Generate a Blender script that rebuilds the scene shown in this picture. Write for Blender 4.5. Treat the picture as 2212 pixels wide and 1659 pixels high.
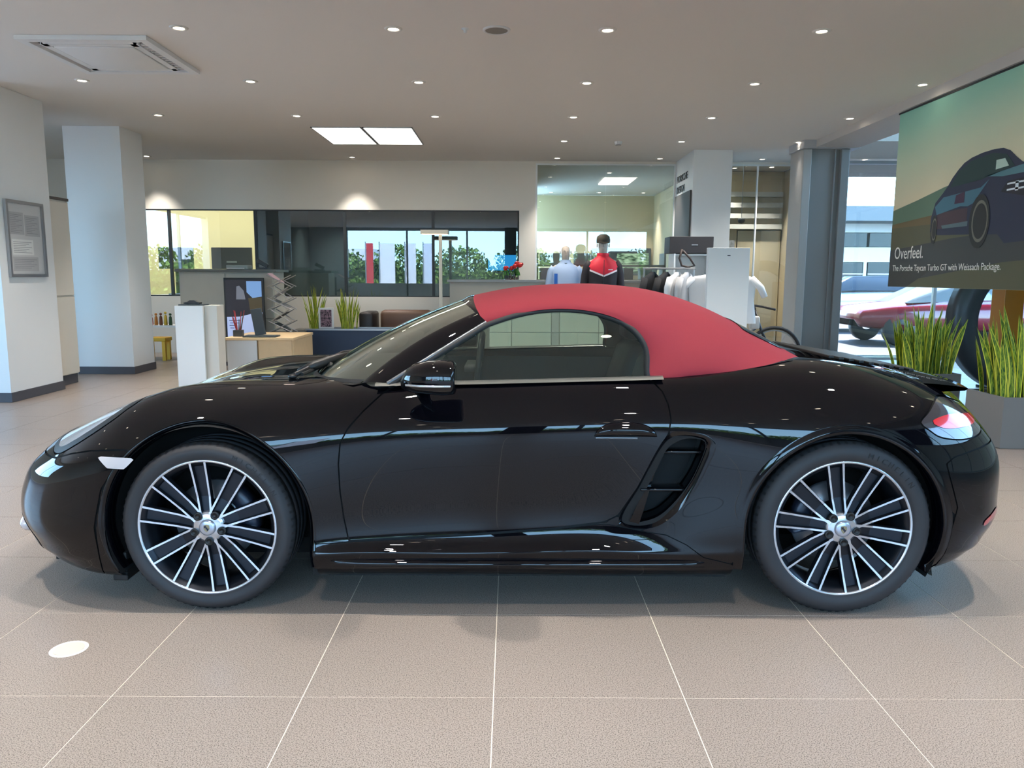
import bpy, bmesh, math, random
import numpy as np
from mathutils import Vector, Matrix
from mathutils.bvhtree import BVHTree
random.seed(7)
SC = bpy.context.scene
for _o in list(bpy.data.objects): bpy.data.objects.remove(_o)
COL = SC.collection
# ---------------------------------------------------------------- camera
cam_d = bpy.data.cameras.new('camera'); cam = bpy.data.objects.new('camera', cam_d); COL.objects.link(cam)
cam_d.sensor_fit = 'HORIZONTAL'; cam_d.sensor_width = 36.0; cam_d.lens = 1670.0 * 36.0 / 2212.0
cam_d.clip_start = 0.05; cam_d.clip_end = 300
_p, _r, _y = math.radians(7.97), math.radians(0.26), math.atan(3.0 / 1670.0)
_f = Vector((math.sin(_y) * math.cos(_p), math.cos(_y) * math.cos(_p), -math.sin(_p)))
_rt = Vector((math.cos(_y), -math.sin(_y), 0)); _up = _rt.cross(_f)
_R = _rt * math.cos(_r) + _up * math.sin(_r); _U = _up * math.cos(_r) - _rt * math.sin(_r)
cam.matrix_world = Matrix(((_R.x, _U.x, -_f.x, 0), (_R.y, _U.y, -_f.y, 0), (_R.z, _U.z, -_f.z, 1.325), (0, 0, 0, 1)))
SC.camera = cam
# ---------------------------------------------------------------- world, exposure
SC.view_settings.view_transform = 'Standard'; SC.view_settings.look = 'None'
SC.view_settings.gamma = 1.0; SC.view_settings.use_curve_mapping = False
SC.view_settings.exposure = 0.08
SC.cycles.use_denoising = True
SC.cycles.max_bounces = 8; SC.cycles.transparent_max_bounces = 16; SC.cycles.glossy_bounces = 4
SC.cycles.diffuse_bounces = 4; SC.cycles.caustics_reflective = False; SC.cycles.caustics_refractive = False
SC.cycles.sample_clamp_indirect = 6.0
W = bpy.data.worlds.new('world'); SC.world = W; W.use_nodes = True
_nt = W.node_tree; _nt.nodes.clear()
_out = _nt.nodes.new('ShaderNodeOutputWorld'); _bg = _nt.nodes.new('ShaderNodeBackground')
_tc = _nt.nodes.new('ShaderNodeTexCoord'); _sx = _nt.nodes.new('ShaderNodeSeparateXYZ'); _cr = _nt.nodes.new('ShaderNodeValToRGB')
_nt.links.new(_tc.outputs['Generated'], _sx.inputs[0]); _nt.links.new(_sx.outputs['Z'], _cr.inputs[0])
_cr.color_ramp.elements[0].position = 0.0; _cr.color_ramp.elements[0].color = (.40, .73, 1, 1)
_cr.color_ramp.elements[1].position = 0.7; _cr.color_ramp.elements[1].color = (.20, .42, .85, 1)
_nt.links.new(_cr.outputs[0], _bg.inputs[0]); _bg.inputs[1].default_value = 14.5
_nt.links.new(_bg.outputs[0], _out.inputs[0])
SKY = _bg
_sun = bpy.data.lights.new('sun', 'SUN'); _sun.energy = 24; _sun.angle = .009; _sun.color = (1, .95, .88)
_so = bpy.data.objects.new('sun', _sun); _so.rotation_euler = (math.radians(-30), math.radians(8), 0); COL.objects.link(_so)   # high, from behind the building
# daylight entering through the two glazed fronts (portals guide the sky light)
def portal(name, loc, rot, sx, sy):
    l = bpy.data.lights.new(name, 'AREA'); l.shape = 'RECTANGLE'; l.size = sx; l.size_y = sy; l.cycles.is_portal = True
    o = bpy.data.objects.new(name, l); o.location = loc; o.rotation_euler = rot; COL.objects.link(o)
portal('front_window_portal', (0, -4.95, 1.65), (math.radians(90), 0, 0), 16.5, 3.0)
portal('left_window_portal', (-8.93, 1.2, 1.6), (math.radians(90), 0, math.radians(-90)), 12.2, 2.9)
portal('side_window_portal', (8.95, 4, 2.8), (math.radians(90), 0, math.radians(90)), 17.5, 5.4)

# ---------------------------------------------------------------- materials
def s2l(c):
    return tuple(((v / 255) / 12.92 if v / 255 <= .04045 else ((v / 255 + .055) / 1.055) ** 2.4) for v in c)
MATS = {}
def mat(name, rgb=(128, 128, 128), rough=.5, metal=0., coat=0., emit=0., emit_rgb=None, spec=None, coat_ior=1.5, noise=None, trans=None, bump=None):
    if name in MATS: return MATS[name]
    m = bpy.data.materials.new(name); m.use_nodes = True; nt = m.node_tree; b = nt.nodes['Principled BSDF']
    c = s2l(rgb)
    b.inputs['Base Color'].default_value = (*c, 1); b.inputs['Roughness'].default_value = rough
    b.inputs['Metallic'].default_value = metal
    if coat: b.inputs['Coat Weight'].default_value = coat; b.inputs['Coat Roughness'].default_value = .015; b.inputs['Coat IOR'].default_value = coat_ior
    if spec is not None: b.inputs['Specular IOR Level'].default_value = spec
    if emit:
        b.inputs['Emission Color'].default_value = (*s2l(emit_rgb or rgb), 1); b.inputs['Emission Strength'].default_value = emit
    if noise:   # (scale, amount): fine colour grain
        tx = nt.nodes.new('ShaderNodeTexCoord'); n = nt.nodes.new('ShaderNodeTexNoise'); n.inputs['Scale'].default_value = noise[0]; n.inputs['Detail'].default_value = 3
        mr = nt.nodes.new('ShaderNodeMapRange'); mr.inputs[3].default_value = 1 - noise[1]; mr.inputs[4].default_value = 1 + noise[1]
        mx = nt.nodes.new('ShaderNodeVectorMath'); mx.operation = 'SCALE'; mx.inputs[0].default_value = c
        nt.links.new(tx.outputs['Object'], n.inputs[0]); nt.links.new(n.outputs[0], mr.inputs[0]); nt.links.new(mr.outputs[0], mx.inputs['Scale'])
        nt.links.new(mx.outputs[0], b.inputs['Base Color'])
    if bump:
        tx = nt.nodes.new('ShaderNodeTexCoord'); n = nt.nodes.new('ShaderNodeTexNoise'); n.inputs['Scale'].default_value = bump[0]
        bp = nt.nodes.new('ShaderNodeBump'); bp.inputs['Strength'].default_value = bump[1]; bp.inputs['Distance'].default_value = .002
        nt.links.new(tx.outputs['Object'], n.inputs[0]); nt.links.new(n.outputs[0], bp.inputs['Height']); nt.links.new(bp.outputs[0], b.inputs['Normal'])
    MATS[name] = m; return m
def glass(name, tint=(.9, .93, .9), ior=1.5, rough=0.0, boost=1.0, refl=(1, 1, 1)):
    """thin pane: see-through with tinted transmission and a Fresnel reflection"""
    if name in MATS: return MATS[name]
    m = bpy.data.materials.new(name); m.use_nodes = True; nt = m.node_tree; nt.nodes.clear()
    o = nt.nodes.new('ShaderNodeOutputMaterial'); mx = nt.nodes.new('ShaderNodeMixShader')
    t = nt.nodes.new('ShaderNodeBsdfTransparent'); t.inputs[0].default_value = (*tint, 1)
    g = nt.nodes.new('ShaderNodeBsdfGlossy'); g.inputs['Roughness'].default_value = rough; g.inputs[0].default_value = (*refl, 1)
    fr = nt.nodes.new('ShaderNodeFresnel'); fr.inputs['IOR'].default_value = ior
    ml = nt.nodes.new('ShaderNodeMath'); ml.operation = 'MULTIPLY'; ml.use_clamp = True; ml.inputs[1].default_value = boost
    nt.links.new(fr.outputs[0], ml.inputs[0]); nt.links.new(ml.outputs[0], mx.inputs[0])
    nt.links.new(t.outputs[0], mx.inputs[1]); nt.links.new(g.outputs[0], mx.inputs[2]); nt.links.new(mx.outputs[0], o.inputs[0])
    MATS[name] = m; return m
# ---------------------------------------------------------------- object helpers
def wloc(o):
    v = Vector((0, 0, 0))
    while o is not None: v += o.location; o = o.parent
    return v
def thing(name, label, cat, loc=(0, 0, 0), group=None):
    o = bpy.data.objects.new(name, None); COL.objects.link(o); o.location = loc; o.empty_display_size = .1
    o['label'] = label; o['category'] = cat
    if group: o['group'] = group
    return o
def part(name, vf, m, parent=None, smooth=False, normals=None, label=None, kind=None, mats=None, fmat=None):
    v, f = vf
    me = bpy.data.meshes.new(name); off = wloc(parent) if parent else Vector((0, 0, 0))
    V = np.asarray(v, dtype=np.float64) - np.array(off)
    if parent is None and kind != 'structure':      # origin at the base centre
        lo, hi = V.min(0), V.max(0); org = np.array([(lo[0] + hi[0]) / 2, (lo[1] + hi[1]) / 2, lo[2]]); V = V - org
    else: org = None
    me.from_pydata(V.tolist(), [], f if isinstance(f, list) else f.tolist())
    for mm in (mats or [m]): me.materials.append(mm)
    if fmat is not None: me.polygons.foreach_set('material_index', fmat)
    if smooth: me.polygons.foreach_set('use_smooth', [True] * len(me.polygons))
    me.update()
    if normals is not None: me.normals_split_custom_set_from_vertices(np.asarray(normals).tolist())
    o = bpy.data.objects.new(name, me); COL.objects.link(o)
    if parent: o.parent = parent
    if org is not None: o.location = org
    if label: o['label'] = label
    if kind: o['kind'] = kind
    return o
def solo(name, vf, m, label, cat, group=None, **k):
    o = part(name, vf, m, None, **k); o['label'] = label; o['category'] = cat
    if group: o['group'] = group
    return o
def struct(name, vf, m, parent=None, **k):
    return part(name, vf, m, parent, kind=None if parent else 'structure', **k)
def J(*ps):
    V = []; F = []
    for v, f in ps:
        n = len(V); V += [tuple(p) for p in v]; F += [tuple(i + n for i in q) for q in f]
    return V, F
def box(x0, x1, y0, y1, z0, z1, b=0.):
    if x0 > x1: x0, x1 = x1, x0
    if y0 > y1: y0, y1 = y1, y0
    if z0 > z1: z0, z1 = z1, z0
    if b <= 0:
        V = [(x, y, z) for x in (x0, x1) for y in (y0, y1) for z in (z0, z1)]
        return V, [(0, 1, 3, 2), (4, 6, 7, 5), (0, 4, 5, 1), (2, 3, 7, 6), (0, 2, 6, 4), (1, 5, 7, 3)]
    bm = bmesh.new(); V, F = box(x0, x1, y0, y1, z0, z1); vs = [bm.verts.new(v) for v in V]
    for q in F: bm.faces.new([vs[i] for i in q])
    bmesh.ops.bevel(bm, geom=bm.edges[:], offset=b, segments=2, affect='EDGES', profile=.5)
    bm.verts.index_update(); r = [tuple(v.co) for v in bm.verts], [tuple(v.index for v in f.verts) for f in bm.faces]; bm.free(); return r
def rot(vf, ang, c=(0, 0, 0), axis='Z'):
    M = Matrix.Rotation(ang, 4, axis); c = Vector(c)
    return [tuple(M @ (Vector(p) - c) + c) for p in vf[0]], vf[1]
def mov(vf, d): return [(p[0] + d[0], p[1] + d[1], p[2] + d[2]) for p in vf[0]], vf[1]
def cyl(c, r, h, n=24, axis='Z', r2=None):
    r2 = r if r2 is None else r2; V = []
    for k, (rr, t) in enumerate(((r, 0), (r2, h))):
        for i in range(n):
            a = 2 * math.pi * i / n; p = (rr * math.cos(a), rr * math.sin(a), t)
            if axis == 'Y': p = (p[0], p[2], p[1])
            if axis == 'X': p = (p[2], p[0], p[1])
            V.append((p[0] + c[0], p[1] + c[1], p[2] + c[2]))
    F = [(i, (i + 1) % n, n + (i + 1) % n, n + i) for i in range(n)] + [tuple(range(n - 1, -1, -1)), tuple(range(n, 2 * n))]
    if axis == 'Y': F = [tuple(reversed(q)) for q in F]
    return V, F
def lathe(prof, c=(0, 0, 0), n=32, axis='Z'):
    """prof: (radius, height) points"""
    V = []; F = []
    for r, h in prof:
        for i in range(n):
            a = 2 * math.pi * i / n; p = (r * math.cos(a), r * math.sin(a), h)
            if axis == 'Y': p = (p[0], p[2], p[1])
            V.append((p[0] + c[0], p[1] + c[1], p[2] + c[2]))
    for k in range(len(prof) - 1):
        for i in range(n):
            q = (k * n + i, k * n + (i + 1) % n, (k + 1) * n + (i + 1) % n, (k + 1) * n + i)
            F.append(q if axis == 'Z' else tuple(reversed(q)))
    return V, F
def tube(pts, r, n=8, cap=True):
    pts = [Vector(p) for p in pts]; V = []; F = []; rs = r if isinstance(r, (list, tuple)) else [r] * len(pts)
    up = None
    for k, p in enumerate(pts):
        d = (pts[min(k + 1, len(pts) - 1)] - pts[max(k - 1, 0)]).normalized()
        if up is None: up = Vector((0, 0, 1)) if abs(d.z) < .9 else Vector((1, 0, 0))
        a = d.cross(up).normalized(); b = a.cross(d).normalized(); up = b
        for i in range(n):
            t = 2 * math.pi * i / n; V.append(tuple(p + (a * math.cos(t) + b * math.sin(t)) * rs[k]))
    for k in range(len(pts) - 1):
        for i in range(n): F.append((k * n + i, k * n + (i + 1) % n, (k + 1) * n + (i + 1) % n, (k + 1) * n + i))
    if cap: F += [tuple(range(n - 1, -1, -1)), tuple(range((len(pts) - 1) * n, len(pts) * n))]
    return V, F
def prism(poly, d0, d1, plane='XZ'):
    """polygon in a plane, extruded along the remaining axis from d0 to d1"""
    n = len(poly); V = []
    for d in (d0, d1):
        for a, b in poly:
            V.append({'XZ': (a, d, b), 'XY': (a, b, d), 'YZ': (d, a, b)}[plane])
    return V, [tuple(range(n)), tuple(range(2 * n - 1, n - 1, -1))] + [(i, n + i, n + (i + 1) % n, (i + 1) % n) for i in range(n)]
def ball(c, r, n=12, m=8):
    V = []; F = []; rx, ry, rz = r if isinstance(r, (list, tuple)) else (r, r, r)
    for j in range(m + 1):
        t = math.pi * j / m
        for i in range(n):
            a = 2 * math.pi * i / n; V.append((c[0] + rx * math.sin(t) * math.cos(a), c[1] + ry * math.sin(t) * math.sin(a), c[2] + rz * math.cos(t)))
    for j in range(m):
        for i in range(n): F.append((j * n + i, (j + 1) * n + i, (j + 1) * n + (i + 1) % n, j * n + (i + 1) % n))
    return V, F
def gridf(nr, nc, flip=False):
    F = [(i * nc + j, i * nc + j + 1, (i + 1) * nc + j + 1, (i + 1) * nc + j) for i in range(nr - 1) for j in range(nc - 1)]
    return [tuple(reversed(q)) for q in F] if flip else F
def textmesh(body, size, extrude=.001, font_scale_x=1.0, align='LEFT'):
    cu = bpy.data.curves.new('t', 'FONT'); cu.body = body; cu.size = size; cu.extrude = extrude; cu.align_x = align; cu.resolution_u = 3
    o = bpy.data.objects.new('t', cu); COL.objects.link(o)
    dg = bpy.context.evaluated_depsgraph_get(); me = bpy.data.meshes.new_from_object(o.evaluated_get(dg))
    V = [(v.co.x * font_scale_x, v.co.y, v.co.z) for v in me.vertices]; F = [tuple(p.vertices) for p in me.polygons]
    bpy.data.objects.remove(o); bpy.data.curves.remove(cu); bpy.data.meshes.remove(me); return V, F
def copy_tree(o, parent=None):
    c = o.copy(); COL.objects.link(c); c.parent = parent
    for ch in list(o.children):
        if ch.type != 'LIGHT': copy_tree(ch, c)
    return c
# ================================================================ THE SHOWROOM
CEI = 3.2; BW = 13.15
M_WALL = mat('wall_paint', (230, 223, 211), .85, noise=(3, .02))
M_CEIL = mat('ceiling_paint', (226, 223, 218), .9)
M_WHITE = mat('white_lacquer', (232, 232, 230), .4)
M_PLINTH = mat('plinth_grey', (74, 74, 80), .6)
M_GL = glass('pane_clear', (.96, .965, .95), 1.5, 0, 1.6)
M_GLD = glass('pane_tinted', (.62, .70, .70), 1.5, 0, 2.2)
M_ALU = mat('aluminium', (168, 170, 172), .4, .6)
M_FRAME = mat('dark_frame', (38, 42, 44), .5)
# ---- floor of speckled tiles
def floor_mat():
    m = bpy.data.materials.new('speckled_tile'); m.use_nodes = True; nt = m.node_tree; b = nt.nodes['Principled BSDF']
    g = nt.nodes.new('ShaderNodeNewGeometry'); n1 = nt.nodes.new('ShaderNodeTexNoise'); n1.inputs['Scale'].default_value = 260; n1.inputs['Detail'].default_value = 2
    r1 = nt.nodes.new('ShaderNodeValToRGB'); e = r1.color_ramp.elements; e[0].position = .36; e[0].color = (*s2l((88, 78, 70)), 1); e[1].position = .50; e[1].color = (*s2l((152, 139, 129)), 1)
    e2 = r1.color_ramp.elements.new(.66); e2.color = (*s2l((166, 152, 141)), 1)
    n2 = nt.nodes.new('ShaderNodeTexNoise'); n2.inputs['Scale'].default_value = 1.3; mr = nt.nodes.new('ShaderNodeMapRange'); mr.inputs[3].default_value = .93; mr.inputs[4].default_value = 1.05
    vm = nt.nodes.new('ShaderNodeVectorMath'); vm.operation = 'SCALE'
    nt.links.new(g.outputs['Position'], n1.inputs[0]); nt.links.new(g.outputs['Position'], n2.inputs[0]); nt.links.new(n1.outputs[0], r1.inputs[0]); nt.links.new(n2.outputs[0], mr.inputs[0])
    nt.links.new(r1.outputs[0], vm.inputs[0]); nt.links.new(mr.outputs[0], vm.inputs['Scale']); nt.links.new(vm.outputs[0], b.inputs['Base Color'])
    b.inputs['Roughness'].default_value = .34; b.inputs['Specular IOR Level'].default_value = .45
    return m
M_TILE = floor_mat(); M_GROUT = mat('grout', (248, 236, 218), .6)
floor = struct('floor', J(box(-9, 9, -5, 13.3, -.20, -.0012)), M_GROUT)
TS = .6055; TX0 = -.050; TY0 = 2.897
tv, tf = box(.0017, TS - .0017, .0017, TS - .0017, -.0011, 0); tme = bpy.data.meshes.new('tile'); tme.from_pydata(tv, [], tf); tme.materials.append(M_TILE); tme.update()
cand = []
for i in range(-14, 15):
    for j in range(-13, 17):
        x, y = TX0 + i * TS, TY0 + j * TS
        if y + TS > 13.25 or x + TS > 8.98 or x < -8.98 or y < -4.95: continue
        cx, cy = x + TS / 2, y + TS / 2
        vis = cy > .9 and abs(cx) < .68 * cy + .5
        hid = (-1.9 < cx < 2.0 and 3.7 < cy)         # behind the car's body: only slivers under it show
        cand.append((cy + (100 if not vis else 0) + (40 if hid else 0), x, y))
cand.sort()
for k, (w, x, y) in enumerate(cand[:290]):
    o = bpy.data.objects.new('tile', tme); COL.objects.link(o); o.parent = floor; o.location = (x, y, 0)
part('far_tiles', J(*[mov((tv, tf), (x, y, 0)) for w, x, y in cand[290:]]), M_TILE, floor, kind='stuff')
# ---- ceiling: main field, left of the beam, and the strip behind the open void
struct('ceiling', J(box(-9, 4.22, -5, BW, CEI, CEI + .2), box(4.22, 9, 11.1, BW + .1, CEI, CEI + .2)), M_CEIL)
struct('ceiling_void', box(4.8, 9, -5, 11.3, 5.6, 5.7), M_WHITE)
struct('trim_1', box(4.8, 9, 11.08, 11.12, CEI + .2, 5.6), M_WHITE)             # bulkhead above the rear strip
struct('trim_2', box(4.20, 4.80, -5, 11.0, 3.10, CEI + .5), mat('beam_paint', (196, 190, 184), .7))   # beam along the void
struct('wall_void', box(4.6, 4.8, -5, 11.0, CEI + .4, 5.65), M_WHITE)
# ---- walls
struct('wall_left', J(box(-9.2, -9, 7.4, BW, 0, CEI), box(-9.2, -9, -5, 7.4, 0, .8), box(-9.2, -9, -5, 3.0, .8, 3.0), box(-9.2, -9, -5, 7.4, 3.0, CEI)), M_WALL)
w7 = struct('window_7', J(*[box(-9.12, -9.05, y, y + .07, .25, 3.0) for y in (-5, -2.55, -.1, 2.4, 4.85, 7.33)] + [box(-9.12, -9.05, -5, 7.4, z, z + .06) for z in (.25, 2.94)]), M_ALU)
# back wall with the long interior window and two glazed bays
GZ0, GZ1 = .96, 2.40
struct('wall_back', J(box(-9, -6.25, BW, BW + .12, 0, CEI), box(-6.25, .13, BW, BW + .12, 0, GZ0), box(-6.25, .13, BW, BW + .12, GZ1, CEI), box(.13, .40, BW, BW + .12, 0, CEI), box(.40, 4.92, BW, BW + .12, 3.165, CEI)), M_WALL)
w1 = struct('window_1', J(box(-6.25, .13, BW + .02, BW + .06, GZ0, GZ0 + .02), box(-6.25, .13, BW + .02, BW + .06, GZ1 - .02, GZ1)), M_FRAME)
for x in (-5.72, -4.28, -2.79, -1.31): part('mullion', box(x - .022, x + .022, BW + .015, BW + .065, GZ0 + .02, GZ1 - .02), M_FRAME, w1)
xs = [-6.25, -5.72, -4.28, -2.79, -1.31, .13]
for a, b in zip(xs, xs[1:]): part('pane', box(a + .022, b - .022, BW + .036, BW + .042, GZ0 + .02, GZ1 - .02), M_GL if b < -4 else M_GLD, w1)
# room behind the window: bright office at left, dim workshop at right
struct('wall_office', J(box(-9, .4, 16.9, 17.0, 0, 3.2), box(-4.34, -4.30, BW + .13, 16.9, 0, 3.2), box(-9, -8.95, BW + .13, 16.9, 0, 3.2)), mat('office_cream', (240, 238, 214), .85))
struct('wall_workshop', J(box(-4.29, .26, 16.6, 16.7, 0, 3.2), box(-4.295, -4.27, BW + .13, 16.6, 0, 3.2), box(.24, .28, BW + .13, 17, 0, 3.2)), mat('workshop_grey', (116, 128, 130), .8))
struct('ceiling_back', box(-9, 4.92, BW + .13, 19.2, 3.21, 3.3), M_CEIL)
struct('floor_back', box(-9, 4.92, BW + .12, 19.2, -.1, -.001), M_PLINTH)
# glazed bay behind the counter
w2 = struct('window_2', J(box(.40, .43, BW, BW + .05, 0, 3.165), box(2.70, 2.74, BW, BW + .05, 0, 3.165), box(.43, 2.70, BW, BW + .05, 3.14, 3.165)), M_WHITE)
part('pane', box(.43, 1.56, BW + .02, BW + .028, 0, 3.14), M_GL, w2); part('pane', box(1.57, 2.70, BW + .02, BW + .028, 0, 3.14), M_GL, w2)
w3 = struct('window_3', J(box(3.30, 4.92, BW, BW + .05, 3.14, 3.165), box(4.07, 4.09, BW, BW + .05, 0, 3.14)), M_WHITE)
part('pane', box(3.30, 4.07, BW + .02, BW + .028, 0, 3.14), M_GL, w3); part('pane', box(4.09, 4.92, BW + .02, BW + .028, 0, 3.14), M_GL, w3)
M_BEIGE = mat('beige_wall', (206, 192, 160), .85)
struct('wall_bay', J(box(.28, 4.92, 18.6, 18.7, 0, 3.2), box(3.36, 3.40, 14.6, 18.6, 0, 3.2), box(4.92, 4.96, BW + .12, 18.6, 0, 3.2)), M_BEIGE)
# door in the right bay
d1 = struct('door_1', box(4.12, 4.90, 14.30, 14.35, 0, 2.15), mat('door_cream', (200, 190, 160), .5))
part('door_handle', J(box(4.20, 4.24, 14.27, 14.30, .98, 1.16, .004), tube([(4.22, 14.28, 1.10), (4.22, 14.24, 1.10), (4.35, 14.24, 1.10)], .010, 8)), M_ALU, d1)
struct('wall_door', J(box(3.40, 4.10, 14.30, 14.40, 0, 3.2), box(4.10, 4.92, 14.30, 14.40, 2.17, 3.2)), M_BEIGE)
# ---- columns
def column(name, x0, x1, y0, y1, label, mt=M_WHITE, top=CEI):
    c = thing(name, label, 'column', ((x0 + x1) / 2, (y0 + y1) / 2, 0), None)
    part('shaft', box(x0, x1, y0, y1, .10, top - .002), mt, c)
    part('plinth', box(x0 - .012, x1 + .012, y0 - .012, y1 + .012, .002, .10), M_PLINTH, c)
    return c
column('column', -6.2, -5.17, 7.92, 8.86, 'broad white column at the left edge carrying a framed notice')
column('column', -5.75, -5.02, 10.25, 10.85, 'white square column left of the reception desk')
c3 = column('column', 2.72, 3.30, 11.89, BW - .002, 'white column with black lettering behind the clothes rail')
part('side_panel', box(2.695, 2.72, 11.95, 13.02, .10, 2.62), mat('panel_charcoal', (70, 66, 62), .6), c3, label='charcoal panel on the left side')
M_LET = mat('letter_black', (26, 22, 20), .5)
def wall_text(body, size, x, y, z, parent, m, name='lettering', sx=1., ex=.003):
    v, f = textmesh(body, size, ex, sx)       # text running along -Y on a face that looks towards -X
    return part(name, ([(x - p[2], y - p[0], z + p[1]) for p in v], f), m, parent)
wall_text('PORSCHE', .155, 2.715, 13.02, 2.83, c3, M_LET, sx=1.15)
wall_text('DESIGN', .155, 2.715, 13.02, 2.66, c3, M_LET, sx=1.05)
column('column', -.26, .20, -4.95, -4.6, 'unseen dark column added behind the viewer to darken part of the door reflection', mat('reflection_blocker', (60, 58, 58), .6))  # added out of view, makes the dark gap in the door's sky reflection
# steel column under the end of the beam
st = thing('steel_column', 'grey-blue painted steel column under the end of the ceiling beam', 'column', (4.37, 11.3, 0))
M_STEEL = mat('steel_paint', (134, 134, 134), .5)
part('web', box(4.17, 4.58, 11.12, 11.50, .0, 3.09), M_STEEL, st)
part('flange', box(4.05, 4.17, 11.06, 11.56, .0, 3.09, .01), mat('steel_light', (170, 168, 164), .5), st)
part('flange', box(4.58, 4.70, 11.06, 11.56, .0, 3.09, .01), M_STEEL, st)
part('rib', box(4.50, 4.52, 11.09, 11.12, .0, 3.09), M_STEEL, st)
part('cap_plate', box(4.03, 4.82, 11.0, 11.6, 3.09, 3.21, .008), mat('steel_cap', (176, 176, 178), .5), st)
# ---- glazed front to the right and rear right, street side behind the viewer
w4 = struct('window_4', J(*[box(4.95, 9, 12.70, 12.76, z, z + .05) for z in (.0, 3.12)] + [box(x, x + .05, 12.70, 12.76, .05, 3.12) for x in (4.92, 6.9, 8.95)]), M_ALU)
for a, b in ((4.97, 6.9), (6.95, 8.95)): part('pane', box(a, b, 12.725, 12.735, .05, 3.12), M_GL, w4)
struct('trim_3', box(4.9, 9, 12.55, 12.70, 0, .035), M_ALU)
w5 = struct('window_5', J(*[box(8.95, 9.03, -5, 12.7, z, z + .07) for z in (0, 3.0, 5.53)] + [box(8.95, 9.03, y, y + .06, .07, 5.53) for y in (-5, -2.5, 0, 2.5, 5, 7.5, 10, 12.64)]), M_ALU)
for y in (-4.94, -2.44, .06, 2.56, 5.06, 7.56, 10.06): part('pane', J(box(8.985, 8.993, y, y + 2.44, 3.07, 5.53), *([box(8.985, 8.993, y, y + 2.44, .07, 3.0)] if y > 10 else [])), M_GL, w5)
struct('wall_right', box(9.035, 9.15, -5, 10.0, 0, 3.03), M_WALL)
w6 = struct('window_6', J(box(-9, 9, -5.06, -4.98, 0, 1.0), box(-9, -6.6, -5.06, -4.98, 1.0, 3.08), box(5.4, 9, -5.06, -4.98, 1.0, 3.08), box(-9, 9, -5.06, -4.98, 3.08, 3.2), *[box(x, x + .07, -5.06, -4.98, .30, 3.08) for x in (-8.99, -6.6, -4.2, -1.8, .6, 3.0, 5.4, 7.8, 8.92)]), M_ALU)
struct('trim_4', box(4.8, 9, -5.06, -5.0, 3.2, 5.6), M_WHITE)
struct('canopy_outside', box(4.8, 12, 12.8, 15.4, 3.25, 3.45), mat('soffit_dark', (96, 92, 88), .8))
# ---- the ground and buildings outside
struct('ground_outside', J(box(-60, 60, -60, -5.07, -.3, -.03), box(-60, -9.21, -5.07, 60, -.3, -.03), box(9.2, 60, -5.07, 9, -.3, -.03)), mat('paving_light', (150, 148, 144), .8, noise=(8, .1)))
struct('ground_yard', J(box(5.0, 60, 12.77, 60, -.3, -.03), box(9.16, 60, 9.0, 12.77, -.3, -.03)), mat('asphalt', (46, 46, 48), .7, noise=(8, .1)))
bl = thing('office_building', 'long white building with rows of dark windows outside, behind the rear glazing', 'building', (16, 27, 0))
M_BW = mat('facade_white', (205, 206, 206), .7); M_BD = mat('facade_glass', (22, 26, 28), .1, .3)
part('wall', J(box(6, 34, 27.0, 33, -.03, .85), box(6, 34, 27.0, 33, 1.85, 2.35), box(6, 34, 27.3, 33, .85, 1.85), box(6, 34, 27.3, 33, 2.35, 2.85), box(6, 34, 27.0, 33, 2.85, 3.15)), M_BW, bl)
part('canopy', box(5.5, 34, 25.6, 27.2, 3.15, 3.62), mat('canopy_grey', (92, 94, 94), .6), bl)
for k in range(13):
    x = 6.2 + k * 2.05
    wd = part('window', box(x, x + 1.9, 27.05, 27.29, .87, 1.83), M_BD, bl)
    part('glazing_bar', J(box(x + .93, x + .98, 27.02, 27.05, .87, 1.83), box(x, x + 1.9, 27.02, 27.05, 1.42, 1.46), box(x + 1.88, x + 1.98, 27.0, 27.05, .85, 1.85)), M_BW, wd)
    part('window', box(x, x + 1.95, 27.05, 27.29, 2.37, 2.83), M_BD, bl)
ob = thing('street_building', 'pale building across the street, seen only as a reflection', 'building', (0, -42, 0))
part('wall', J(box(-40, -12, -46, -42, -.03, 3.6), box(6, 40, -46, -42, -.03, 3.2)), M_BW, ob)
for k in range(16): part('window', box(-39 + k * 4.9 if k < 6 else 7 + (k - 6) * 3.3, (-39 + k * 4.9 if k < 6 else 7 + (k - 6) * 3.3) + 2.2, -41.98, -41.9, 1.0, 2.6), M_BD, ob)
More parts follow.
